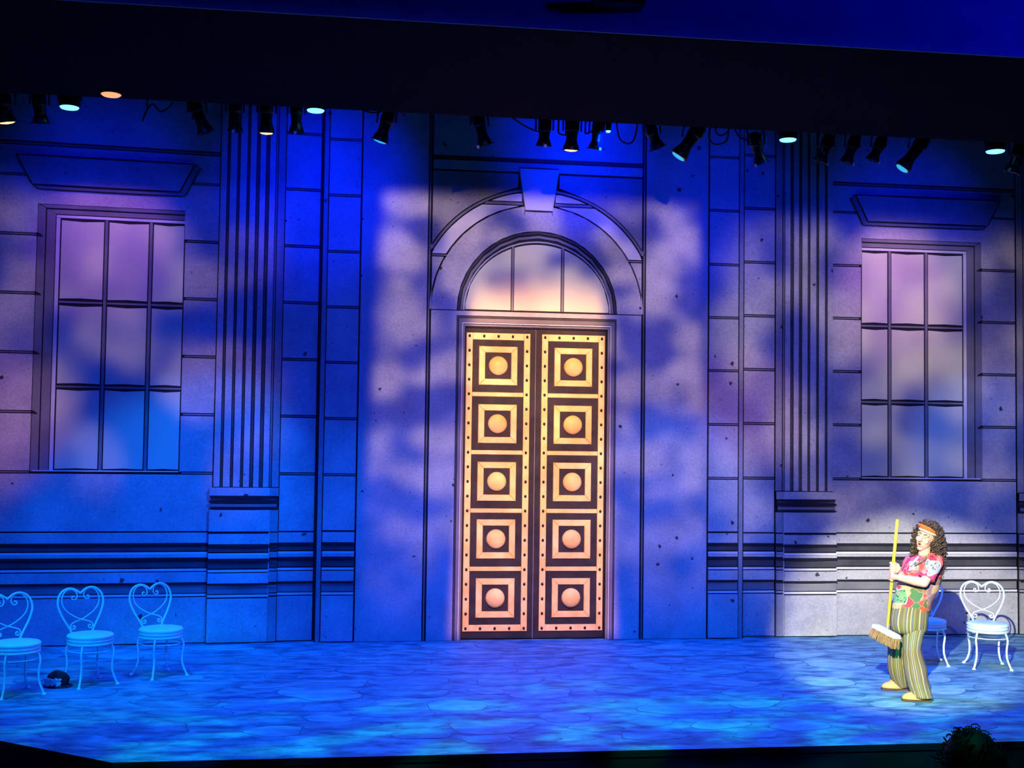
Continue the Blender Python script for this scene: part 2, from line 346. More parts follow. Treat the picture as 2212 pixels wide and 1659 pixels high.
tag(link_mesh('floor_house', [(-10, -17, -0.2), (10, -17, -0.2), (10, -8, -0.2), (-10, -8, -0.2), (-10, -17, -1.25), (10, -17, -1.25), (10, -8, -1.25), (-10, -8, -1.25)],
    [(0, 1, 2, 3), (7, 6, 5, 4), (0, 1, 5, 4), (1, 2, 6, 5), (2, 3, 7, 6), (3, 0, 4, 7)], M['black']), 'dark raised seating floor of the house', kind='structure')

# ---- bay walls left and right, with blocks, mouldings, pilasters, windows
JZ = [5.147, 4.490, 3.840, 3.190, 2.540, 1.885]
def joints_blocks(mp, parent, s0, s1, zs, ztop, zbot, jw=0.034, d=0.016, m=None, name='stone_block'):
    """a column of stone blocks, every joint a pale fillet between two dark gaps"""
    top = ztop
    for z in zs:
        slab(name, mp, s0, s1, z+jw/2, top, 0, d, m or M['stone'], parent)
        slab('joint_fillet', mp, s0, s1, z-0.006, z+0.008, 0, d*0.6, M['mid'], parent, 0.002)
        top = z-jw/2
    slab(name, mp, s0, s1, zbot, top, 0, d, m or M['stone'], parent)
# (z0, z1, kind, depth) of the base mouldings
BASE = [(1.109, 1.224, 'stone', .018), (1.076, 1.109, 'stroke', .02), (1.022, 1.076, 'dark', .010), (0.982, 1.008, 'pale', .026), (0.949, 0.980, 'stone', .030),
        (0.915, 0.947, 'stroke', .026), (0.838, 0.914, 'dark', .012), (0.800, 0.824, 'pale', .026), (0.675, 0.788, 'stone', .032), (0.651, 0.674, 'stroke', .032),
        (0.556, 0.650, 'mid', .016), (0.522, 0.546, 'pale', .028), (0.012, 0.510, 'stone', .036)]
def base_mouldings(mp, parent, s0, s1, extra=0.0, dz=0.0, side=None):
    for z0, z1, k, d in BASE:
        z0b = z0 if z0 < 0.1 else z0+dz
        if k == 'stroke': stroke(mp, (s0, (z0+z1)/2+dz), (s1, (z0+z1)/2+dz), (z1-z0)*1.05, (z1-z0)*0.7, d+extra, parent)
        else:
            slab('base_moulding', mp, s0, s1, z0b, z1+dz, 0, d+extra, M[k], parent, 0.003)
def pilaster(mp, p_in, wall):
    """fluted pilaster on a stepped pedestal; p_in is its inner edge, 0.76 wide"""
    a, b = p_in, p_in+0.76
    # shaft: side strip, then fillets between dark flutes
    t = slab('pilaster', mp, a, b-0.035, 0.0, 6.9, 0.0, 0.020, M['ink'], wall, 0); regmesh(t, wall)
    t['label'] = 'fluted grey pilaster on a stepped pedestal'
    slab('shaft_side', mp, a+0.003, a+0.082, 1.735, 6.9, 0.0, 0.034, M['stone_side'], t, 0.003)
    slab('shaft_fillet', mp, a+0.090, a+0.108, 1.735, 6.9, 0.0, 0.040, M['mid'], t, 0.002)
    edges = [0.114, 0.180, 0.224, 0.288, 0.330, 0.398, 0.432, 0.508, 0.542, 0.618, 0.652, 0.720]
    for i in range(0, 12, 2): slab('shaft_fillet', mp, a+edges[i], a+edges[i+1], 1.735, 6.9, 0.0, 0.046, M['stone'], t, 0.004)
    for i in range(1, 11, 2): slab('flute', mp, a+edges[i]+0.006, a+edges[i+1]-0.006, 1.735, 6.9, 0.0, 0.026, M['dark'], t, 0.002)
    # pedestal
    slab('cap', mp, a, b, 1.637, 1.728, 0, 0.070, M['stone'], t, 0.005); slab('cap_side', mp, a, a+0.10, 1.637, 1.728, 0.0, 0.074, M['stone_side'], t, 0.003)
    stroke(mp, (a+0.01, 1.622), (b-0.01, 1.622), 0.032, 0.012, 0.062, t)
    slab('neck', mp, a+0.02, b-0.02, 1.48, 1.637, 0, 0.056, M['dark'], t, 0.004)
    stroke(mp, (a, 1.575), (b, 1.575), 0.058, 0.020, 0.062, t)
    slab('neck_bead', mp, a+0.02, b-0.02, 1.512, 1.545, 0, 0.064, M['mid'], t, 0.004)
    stroke(mp, (a, 1.497), (b, 1.497), 0.030, 0.010, 0.066, t)
    slab('pedestal_die', mp, a+0.10, b-0.002, 1.238, 1.480, 0, 0.064, M['stone'], t, 0.004)
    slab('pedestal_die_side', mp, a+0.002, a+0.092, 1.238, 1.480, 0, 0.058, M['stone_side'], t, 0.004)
    slab('pedestal_core', mp, a, b, 0.0, 1.238, 0, 0.050, M['ink'], t, 0)
    for z0, z1, k, d in BASE:
        zz = -0.012 if z0 > 0.1 else 0
        if k == 'stroke': stroke(mp, (a, (z0+z1)/2+zz), (b, (z0+z1)/2+zz), (z1-z0)*1.1, 0.012, d+0.056, t)
        else:
            slab('pedestal_moulding', mp, a+0.10, b-0.002, z0+zz if z0 > .1 else z0, z1+zz-(0.016 if z0 < .1 else 0), 0, d+0.050, M[k], t, 0.003)
            slab('pedestal_moulding', mp, a+0.002, a+0.092, z0+zz+(.012 if z0 > .1 else 0), z1+zz+(.012 if z0 > .1 else -0.004), 0, d+0.044, M['stone_side' if k in ('stone', 'pale') else k], t, 0.003)
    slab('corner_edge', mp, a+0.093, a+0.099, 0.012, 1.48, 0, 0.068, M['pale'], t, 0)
    return t
def bay(mp, wname, wlabel, winname, winlabel, s_end):
    wl = slab(wname, mp, 2.45, s_end, 0.0, 7.2, -0.06, 0.0, M['ink'], None, 0)
    tag(wl, wlabel, kind='structure'); regmesh(wl)
    a, b = 3.660, 6.036
    # narrow block column between the centre set piece and the pilaster
    joints_blocks(mp, wl, 2.530, 2.924, [5.797]+JZ, 6.9, 1.240)
    base_mouldings(mp, wl, 2.530, 2.926)
    # upper field, string course, block rows round the window
    slab('upper_field', mp, a, b, 5.522, 6.9, 0, 0.016, M['stone'], wl)
    stroke(mp, (a, 5.512), (b, 5.512), 0.016, 0.010, 0.012, wl); slab('string_course', mp, a, b, 5.486, 5.503, 0, 0.022, M['mid'], wl, 0.002)
    slab('stone_course', mp, a, b, 5.162, 5.474, 0, 0.014, M['stone'], wl)
    slab('joint_fillet', mp, a, b, 5.141, 5.154, 0, 0.009, M['mid'], wl, 0.002)
    prism('stone_course', mp, [(a, 4.507), (4.030, 4.507), (4.030, 4.832), (5.590, 4.832), (5.590, 4.507), (b, 4.507), (b, 5.130), (a, 5.130)], 0, 0.016, M['stone'], wl)
    for i in range(1, 5):
        z1, z0 = JZ[i]-0.017, JZ[i+1]+0.017
        slab('stone_block', mp, a, 4.022, z0, z1, 0, 0.016, M['stone'], wl); slab('stone_block', mp, 5.592, b, z0, z1, 0, 0.016, M['stone'], wl)
    for z in JZ[1:]:
        slab('joint_fillet', mp, a, 4.000, z-0.006, z+0.008, 0, 0.010, M['mid'], wl, 0.002)
        slab('joint_fillet', mp, 5.600, b, z-0.006, z+0.008, 0, 0.010, M['mid'], wl, 0.002)
        if z > 2:
            prism('ink_stroke', mp, [(5.592, z+0.018), (5.575, z+0.018), (5.528, z-0.010), (5.532, z-0.022), (5.560, z-0.020), (5.592, z-0.018)], 0.02, 0.034, M['ink'], wl)
            prism('ink_stroke', mp, [(4.024, z-0.012), (4.006, z-0.012), (3.998, z+0.004), (4.024, z+0.004)], 0.004, 0.018, M['ink'], wl)
    slab('lower_field', mp, a, b, 1.241, 1.868, 0, 0.016, M['stone'], wl)
    base_mouldings(mp, wl, 3.695, b)
    # window
    wb = mp(4.68, 1.9, 0)
    wn = holder(winname, wb, label=winlabel, kind='structure')
    z0, z1 = 1.916, 4.672
    slab('window_backing', mp, 4.024, 5.588, 1.890, 4.830, 0.0, 0.004, M['ink'], wn, 0)
    # casing, jamb on the outer side and head above, in stepped strips
    prism('casing_jamb', mp, [(5.505, 1.892), (5.585, 1.892), (5.585, 4.826), (5.505, 4.786)], 0.004, 0.022, M['mid'], wn, 0.003)
    prism('casing_jamb', mp, [(5.400, 1.892), (5.494, 1.892), (5.494, 4.778), (5.400, 4.722)], 0.004, 0.014, M['mid'], wn, 0.003)
    prism('casing_head', mp, [(4.026, 4.788), (5.500, 4.788), (5.575, 4.826), (4.026, 4.826)], 0.004, 0.022, M['mid'], wn, 0.003)
    prism('casing_head', mp, [(4.026, 4.724), (5.400, 4.724), (5.488, 4.774), (4.026, 4.774)], 0.004, 0.014, M['mid'], wn, 0.003)
    slab('sash_rail', mp, 4.030, 5.392, 4.684, 4.714, 0.004, 0.020, M['pale'], wn, 0.002)
    slab('sash_stile', mp, 5.352, 5.392, 1.900, 4.682, 0.004, 0.020, M['pale'], wn, 0.002)
    cols = [(4.034, 4.362), (4.416, 4.836), (4.892, 5.338)]; rows = [(1.918, 2.796), (2.852, 3.722), (3.788, 4.664)]
    for c0, c1 in cols:
        for r0, r1 in rows:
            # pane with the slightly bowed top and bottom that the brush left
            pts = [(c0, r0+0.004), ((c0+c1)/2, r0+0.012), (c1, r0+0.004), (c1, r1-0.004), ((c0+c1)/2, r1-0.016), (c0, r1-0.004)]
            prism('pane', mp, pts, 0.004, 0.012, M['pane'], wn, 0.002)
    for x in (4.389, 4.864): slab('muntin', mp, x-0.016, x+0.016, 1.906, 4.680, 0.004, 0.020, M['mid'], wn, 0.003)
    for z in (2.824, 3.755):
        for c0, c1 in cols: slab('muntin', mp, c0-0.006, c1+0.006, z-0.011, z+0.011, 0.004, 0.018, M['mid'], wn, 0.003)
    slab('window_sill', mp, 4.030, 5.560, 1.894, 1.908, 0.004, 0.026, M['pale'], wn, 0.002)
    # sloping hood above the window: a tapered slab with a bevelled lower edge and end
    prism('hood', mp, [(4.095, 5.040), (5.645, 5.040), (5.815, 5.350), (3.945, 5.350)], 0.014, 0.060, M['stone_side'], wn, 0.004)
    prism('hood_edge', mp, [(4.045, 4.992), (5.585, 4.992), (5.640, 5.024), (4.095, 5.024)], 0.014, 0.046, M['mid'], wn, 0.003)
    prism('hood_edge', mp, [(4.036, 4.996), (4.085, 5.030), (3.936, 5.348), (3.882, 5.318)], 0.014, 0.048, M['mid'], wn, 0.003)
    stroke(mp, (4.095, 5.032), (5.64, 5.032), 0.016, 0.008, 0.058, wn); stroke(mp, (3.93, 5.356), (5.825, 5.356), 0.022, 0.010, 0.058, wn); stroke(mp, (5.655, 5.036), (5.826, 5.356), 0.010, 0.008, 0.058, wn); stroke(mp, (4.090, 5.036), (3.938, 5.352), 0.010, 0.008, 0.060, wn); stroke(mp, (4.036, 4.990), (3.876, 5.318), 0.012, 0.008, 0.046, wn); stroke(mp, (5.590, 4.990), (5.652, 5.032), 0.010, 0.006, 0.046, wn); stroke(mp, (4.04, 4.988), (5.585, 4.988), 0.010, 0.006, 0.045, wn)
    pilaster(mp, 2.930, wl)
    return wl
wl = bay(mapL, 'wall_left', 'left bay of the painted stone facade, with a tall window', 'window_1', 'nine pane painted window in the left bay, above the three chairs in a row', 7.4)
wr = bay(mapR, 'wall_right', 'right bay of the painted stone facade, with a tall window', 'window_2', 'nine pane painted window in the right bay, above the man with the broom', 7.4)
pilaster(mapR, 6.046, wr); pilaster(mapL, 6.046, wl)

# ---- centre set piece
wc = link_mesh('wall_center', [mapC(x, z, d) for d in (-0.16, -0.09) for x, z in rect(-2.50, 2.50, 0, 7.2)], [(0, 1, 2, 3), (7, 6, 5, 4), (0, 1, 5, 4), (1, 2, 6, 5), (2, 3, 7, 6), (3, 0, 4, 7)], M['ink'])
tag(wc, 'painted stone set piece around the golden double door', kind='structure'); regmesh(wc)
CZ = [5.727, 5.080, 4.430, 3.793, 3.160, 2.520, 1.882]
ZC = 3.800
for mp in (mapC, mapCm):
    prism('return_edge', mp, rect(2.492, 2.502, 0.0, 7.2), -0.12, 0.012, M['ink'], wc)
    slab('edge_strip', mp, 2.440, 2.490, 0.004, 6.9, -0.09, 0.020, M['stone_side'], wc, 0.004)
    slab('column_backing', mp, 2.056, 2.440, 0.0, 6.9, -0.09, 0.0, M['ink'], wc, 0)
    joints_blocks(mp, wc, 2.070, 2.430, CZ, 6.9, 1.256, 0.032)
    base_mouldings(mp, wc, 2.070, 2.430, 0.0, 0.012)
    slab('plain_panel', mp, 1.294, 2.052, 0.004, 6.9, -0.09, 0.014, M['stone'], wc, 0.004)
    slab('groove', mp, 1.248, 1.294, 0.0, 6.9, -0.09, 0.0, M['ink'], wc, 0)
    slab('groove_fillet', mp, 1.264, 1.278, 0.004, 6.9, -0.02, 0.010, M['mid'], wc, 0.002)
    # panel round the door
    prism('door_surround', mp, [(0.945, 0.004), (1.242, 0.004), (1.242, 3.790), (0.0, 3.790), (0.0, 3.738), (0.945, 3.738)], -0.09, 0.012, M['stone'], wc)
    # arch ring (half), in facets
    band('arch_ring', mp, 0.948, 1.244, 0, math.pi/2, 10, ZC, -0.09, 0.020, M['stone'], wc)
    # stones between the two arches
    fi = lambda z: math.sqrt(max(0, 1.262**2-(z-ZC)**2)); fo = lambda z: min(1.240, math.sqrt(max(0, 1.408**2-(z-ZC)**2)))
    def strip(name, z0, z1, f0, f1, n, d, m):
        zs = [z0+(z1-z0)*i/n for i in range(n+1)]
        return prism(name, mp, [(f0(z), z) for z in zs]+[(f1(z), z) for z in zs[::-1]], -0.09, d, m, wc)
    strip('voussoir', 3.806, 4.412, fi, lambda z: 1.240, 8, 0.012, M['stone'])
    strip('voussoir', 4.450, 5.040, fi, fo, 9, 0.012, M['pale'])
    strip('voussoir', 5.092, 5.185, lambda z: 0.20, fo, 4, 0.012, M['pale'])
    prism('joint_fillet', mp, [(1.075, 4.424), (1.240, 4.424), (1.240, 4.438), (1.068, 4.438)], -0.09, 0.008, M['mid'], wc)
    prism('arch_bar', mp, [(0.192, 5.052), (0.645, 5.052), (0.612, 5.082), (0.188, 5.082)], -0.09, 0.006, M['mid'], wc)
    band('arch_moulding', mp, 1.422, 1.448, R(29.5), R(82), 14, ZC, -0.09, 0.022, M['mid'], wc)
    # spandrel above the arch
    strip('spandrel', 4.500, 5.418, lambda z: math.sqrt(max(0, 1.462**2-(z-ZC)**2)) if z-ZC < 1.44 else 0.245, lambda z: 1.242, 12, 0.010, M['stone_side'])
    # header
    slab('header_band', mp, 0.0, 1.242, 5.442, 5.546, -0.09, 0.022, M['stone'], wc, 0)
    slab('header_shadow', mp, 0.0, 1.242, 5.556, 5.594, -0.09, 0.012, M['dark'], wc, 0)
    slab('upper_panel', mp, 0.0, 1.242, 5.604, 6.9, -0.09, 0.012, M['stone'], wc, 0)
    stroke(mp, (0.0, 3.797), (1.244, 3.797), 0.012, 0.008, 0.014, wc)
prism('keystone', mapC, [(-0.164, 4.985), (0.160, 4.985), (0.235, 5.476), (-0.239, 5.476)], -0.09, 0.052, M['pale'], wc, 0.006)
stroke(mapC, (-0.235, 5.482), (0.232, 5.482), 0.016, 0.006, 0.050, wc); stroke(mapC, (-0.165, 4.979), (0.160, 4.979), 0.014, 0.006, 0.046, wc)
stroke(mapC, (-0.166, 4.93), (-0.166, 4.985), 0.006, 0.004, 0.022, wc); stroke(mapC, (0.160, 4.93), (0.160, 4.985), 0.006, 0.004, 0.022, wc)
# ---- fanlight
fan = holder('window_3', mapC(0, 3.8, 0), label='half round painted fanlight in three panes above the golden double door', kind='structure')
KE = 0.94
prism('fanlight_backing', mapC, arc_pts(0.946, 0, math.pi, 24, ZC), -0.085, -0.004, M['ink'], fan)
band('frame_arc', mapC, 0.918, 0.938, 0, math.pi, 12, ZC, -0.004, 0.016, M['dark'], fan)
band('frame_arc', mapC, 0.880, 0.908, 0, math.pi, 12, ZC, -0.004, 0.012, M['mid'], fan, 0.985)
band('frame_arc', mapC, 0.856, 0.874, 0, math.pi, 24, ZC, -0.004, 0.008, M['stone'], fan, 0.95)
def fanpane(x0, x1):
    n = 10; f = lambda x: ZC+0.004+0.785*math.sqrt(max(0.0, 1-(x/0.850)**2))
    xs = [x0+(x1-x0)*i/n for i in range(n+1)]
    prism('pane', mapC, [(x0, 3.812)]+[(x1, 3.812)]+[(x, max(3.814, f(x))) for x in xs[::-1]], -0.004, 0.004, M['pane'], fan)
fanpane(-0.846, -0.318); fanpane(-0.278, 0.272); fanpane(0.314, 0.846)
for x in (-0.298, 0.293): slab('muntin', mapC, x-0.013, x+0.013, 3.808, 4.560, -0.004, 0.012, M['mid'], fan, 0.002)
# ---- the double door
door = holder('door_1', mapC(0, 0, -0.05), label='tall golden double door with ten studded square panels', kind='structure')
def frame_u(name, x0, x1, z0, z1, d0, d1, m):   # U-shaped frame strip
    return prism(name, mapC, [(-x1, 0.004), (-x0, 0.004), (-x0, z0), (x0, z0), (x0, 0.004), (x1, 0.004), (x1, z1), (-x1, z1)], d0, d1, m, door)
frame_u('door_frame', 0.922, 0.942, 3.708, 3.734, -0.09, 0.014, M['dark'])
frame_u('door_frame', 0.886, 0.918, 3.660, 3.704, -0.09, 0.026, M['mid'])
frame_u('door_frame', 0.872, 0.882, 3.644, 3.656, -0.09, 0.020, M['pale'])
frame_u('door_frame', 0.846, 0.870, 3.618, 3.640, -0.09, -0.010, M['mid'])
frame_u('door_frame', 0.838, 0.846, 3.602, 3.614, -0.09, -0.030, M['ink'])
DY = -0.085   # leaf face behind the frame
riv_me = None
def leaf(x0, x1, gx0, gx1):
    lf = slab('door_leaf', mapC, x0, x1, 0.014, 3.600, DY-0.005, DY+0.035, M['doordark'], door, 0.004); regmesh(lf, door)
    g = DY+0.035; w_ = 0.074; gz0, gz1 = 0.098, 3.545
    slab('gold_border', mapC, gx0, gx0+w_, gz0, gz1, g, g+0.014, M['gold'], lf, 0.006); slab('gold_border', mapC, gx1-w_, gx1, gz0, gz1, g, g+0.014, M['gold'], lf, 0.006)
    slab('gold_border', mapC, gx0+w_, gx1-w_, gz0, gz0+w_, g, g+0.013, M['gold'], lf, 0.006); slab('gold_border', mapC, gx0+w_, gx1-w_, gz1-w_-0.006, gz1, g, g+0.013, M['gold'], lf, 0.006)
    for z in (2.829, 2.156, 1.482, 0.812): slab('gold_rail', mapC, gx0+w_, gx1-w_, z-0.026, z+0.026, g, g+0.012, M['gold'], lf, 0.010)
    cx = (gx0+gx1)/2
    for z in (3.164, 2.488, 1.820, 1.156, 0.478):
        o, i = 0.226, 0.152
        for pts in ([(-o, -o), (o, -o), (i, -i), (-i, -i)], [(o, -o), (o, o), (i, i), (i, -i)], [(o, o), (-o, o), (-i, i), (i, i)], [(-o, o), (-o, -o), (-i, -i), (-i, i)]):
            prism('gold_square', mapC, [(cx+px, z+pz) for px, pz in pts], g, g+0.016, M['gold'], lf, 0.010)
        V, F = lathe([(0.112, 0), (0.112, 0.012), (0.104, 0.030), (0.084, 0.046), (0.055, 0.058), (0.022, 0.064)], 28)
        link_mesh('gold_boss', [mapC(cx+v.x, z+v.y, g+v.z) for v in V], F, M['gold'], lf, True)
    global riv_me
    rv = [(gx0+w_/2, 0.132+0.1688*k) for k in range(21)] + [(gx1-w_/2, 0.132+0.1688*k) for k in range(21)]
    for k in (1, 2, 3):
        x = gx0+w_/2+(gx1-gx0-w_)*k/4; rv += [(x, 0.132), (x, 0.132+0.1688*20)]
    for x, z in rv:
        if riv_me is None:
            V, F = lathe([(0.0155, 0), (0.0150, 0.004), (0.010, 0.009), (0.004, 0.011)], 10)
            ro = link_mesh('rivet', [mapC(x+v.x, z+v.y*1.25, g+0.013+v.z) for v in V], F, M['rivet'], lf, True); riv_me = ro.data
        else:
            ro = bpy.data.objects.new('rivet', riv_me); C.objects.link(ro); ro.parent = lf
            q = mapC(x, z, g+0.013); ro.location = Vector((q.x, q.y-0.0055, z-0.0194)) - offs(lf)
    return lf
leaf(-0.836, -0.012, -0.822, -0.072); leaf(-0.004, 0.836, 0.066, 0.818)
slab('meeting_bead', mapC, -0.012, -0.003, 0.014, 3.598, DY+0.02, DY+0.046, M['mid'], door, 0.002)

# ---- proscenium header and masking
def wbox(name, x0, x1, y0, y1, z0, z1, m, parent=None):
    return link_mesh(name, [(x, y, z) for z in (z0, z1) for x, y in ((x0, y0), (x1, y0), (x1, y1), (x0, y1))], [(0, 1, 2, 3), (7, 6, 5, 4), (0, 1, 5, 4), (1, 2, 6, 5), (2, 3, 7, 6), (3, 0, 4, 7)], m, parent)
tag(wbox('wall_proscenium', -10, 10, -5.06, -5.035, 5.430, 9.5, M['pros']), 'plaster face above the stage opening, in dim blue light', kind='structure')
tag(wbox('ceiling', -10, 10, -5.03, -2.52, 5.424, 5.52, M['black']), 'black masking over the front of the stage', kind='structure')

# ================================================================== CHAIRS
def make_chair():
    """wire parlour chair; seat centre over the origin, front towards local -Y"""
    t = empty('parlour_chair')
    def part(name, VF, m, smooth=True): return link_mesh(name, VF[0], VF[1], m, t, smooth)
    part('seat', lathe([(0.0, 0.418), (0.196, 0.418), (0.205, 0.426), (0.208, 0.440), (0.202, 0.449), (0.200, 0.452), (0.209, 0.460), (0.211, 0.474), (0.200, 0.488), (0.170, 0.494), (0.0, 0.496)], 40, False), M['seat'])
    part('seat_rim', lathe([(0.196, 0.392), (0.207, 0.394), (0.209, 0.406), (0.204, 0.417), (0.19, 0.417), (0.19, 0.392)], 40, False), M['white'])
    part('ring_stretcher', tube([(0.196*math.cos(2*math.pi*k/40), 0.196*math.sin(2*math.pi*k/40), 0.335) for k in range(40)], 0.0055, 8, True), M['white'])
    # outer heart, one bent rod; the back leans slightly away
    yb = lambda z: 0.165+max(0, z-0.44)*0.16
    right = [(0.085, 0.40), (0.092, 0.46), (0.128, 0.54), (0.178, 0.63), (0.214, 0.72), (0.222, 0.785), (0.204, 0.850), (0.165, 0.893), (0.113, 0.912), (0.065, 0.905), (0.028, 0.882), (0.0, 0.858)]
    pts = smooth_pts([(x, yb(z), z) for x, z in right], 6); left = [Vector((-p.x, p.y, p.z)) for p in pts[::-1]][1:]
    part('back_frame', tube(pts+left, 0.0105, 8), M['white'])
    # inner scrolls: top curl, down the heart, crossing, and out into a lower curl
    def scroll(sg):
        P = [(0.062, 0.812), (0.071, 0.824), (0.084, 0.817), (0.085, 0.800), (0.068, 0.788), (0.046, 0.796), (0.034, 0.822), (0.042, 0.858), (0.074, 0.886), (0.118, 0.889), (0.158, 0.864), (0.181, 0.815), (0.183, 0.770),
             (0.166, 0.716), (0.118, 0.662), (0.052, 0.618), (0.0, 0.594), (-0.055, 0.576), (-0.094, 0.558), (-0.106, 0.534), (-0.098, 0.511), (-0.078, 0.505), (-0.063, 0.517), (-0.067, 0.535), (-0.081, 0.535), (-0.082, 0.524)]
        P = [(x, z+0.012) for x, z in P]
        off = 0.004 if sg > 0 else -0.004
        return tube(smooth_pts([(sg*x, yb(z)+off, z) for x, z in P], 4), 0.0062, 7)
    part('back_scroll', scroll(1), M['white']); part('back_scroll', scroll(-1), M['white'])
    for sx, sy in ((-1, -1), (1, -1), (-1, 1), (1, 1)):
        x, y = 0.135*sx, 0.135*sy
        k = 1.38 if sy < 0 else 1.45
        P = [(x, y, 0.41), (x*1.10, y*1.10, 0.365), (x*1.16, y*1.16, 0.31), (x*1.10, y*1.10, 0.22), (x*1.12, y*1.12, 0.13), (x*1.27, y*1.27, 0.05), (x*k, y*k, 0.008)]
        lg = part('leg', tube(smooth_pts(P, 5), 0.0105, 8), M['white'])
        V, F = lathe([(0.021, 0.0), (0.022, 0.006), (0.013, 0.013), (0.011, 0.020)], 14)
        PLAIN[lg.name] = lg.location.copy()
        link_mesh('foot_glide', [(v.x+x*k, v.y+y*k, v.z) for v in V], F, M['white'], lg, True)
    return t
chair0 = make_chair(); used = False
for x, y, a, s, lab in ((-5.04, -2.72, 36, 1.0, 'white heart back wire chair cut by the left edge, beside the dark hat'),
                     (-4.49, -2.31, 37, 1.0, 'white heart back wire chair to the right of the dark hat, middle of three'),
                     (-3.91, -1.945, 38, 0.99, 'white heart back wire chair nearest the left pilaster, last of the row of three'),
                     (3.95, -1.80, -14, 1.0, 'white heart back wire chair half hidden behind the man with the broom'),
                     (4.50, -2.07, -15, 1.0, 'bright white heart back wire chair at far right, in the follow spot')):
    c = dup(chair0) if used else chair0; used = True
    c.location = (x, y, 0.0025); c.rotation_euler = (0, 0, R(a)); c.scale = (s, s, s*0.94)
    tag(c, lab, 'chair', 'heart back parlour chairs')

# ================================================================== DARK HAT ON THE BOARDS
hb = atZ(122, 1486)
hat = empty('dark_hat', (hb.x, hb.y+0.05, 0.0025), R(-20)); tag(hat, 'round black hat with pale lace trim, on the floor between two left chairs', 'hat')
M['felt'] = mottled('black_felt', (0.006, 0.006, 0.010), (0.03, 0.03, 0.04), 14, 0.9, specks=False, coord='obj')
M['lace'] = mottled('pale_lace', (0.30, 0.32, 0.36), (0.62, 0.64, 0.68), 26, 0.7, specks=False, coord='obj', lo=0.42, hi=0.56)
V, F = ellipsoid((0, 0, 0), (1, 1, 1), 28, 16); V2 = []
for v in V:
    q = 1+0.07*mnoise.noise(v*2.1); x, y, z = v.x*0.108*q, v.y*0.085*q, v.z*0.085*q
    if v.x > 0: z *= 1-0.22*v.x
    V2.append(Vector((x, y, max(0.0, z+0.062*(1 if v.z > -0.3 else 0.9)))))
link_mesh('crown', V2, F, M['felt'], hat, True)
V, F = lathe([(0.070, 0.002), (0.118, 0.0), (0.126, 0.006), (0.118, 0.014), (0.080, 0.020)], 30); V = [Vector((v.x*1.0, v.y*0.80, v.z+0.008*max(0, math.sin(3*math.atan2(v.y, v.x))))) for v in V]
link_mesh('brim', V, F, M['felt'], hat, True)
rl = random.Random(5)
for k in range(26):      # crumpled lace tufts round the front
    a = R(-140+k*3.4+rl.uniform(-3, 3)); zz = rl.uniform(0.022, 0.076)
    V, F = ellipsoid((0, 0, 0), (0.022, 0.008, 0.013), 10, 6, Matrix.Rotation(rl.uniform(-1, 1), 3, 'Y'))
    V = [v*(1+0.4*mnoise.noise(v*70+Vector((k, 0, 0)))) for v in V]
    link_mesh('lace_tuft', [Vector((v.x+math.cos(a)*0.108, v.y+math.sin(a)*0.088, v.z+zz)) for v in V], F, M['lace'], hat, True)

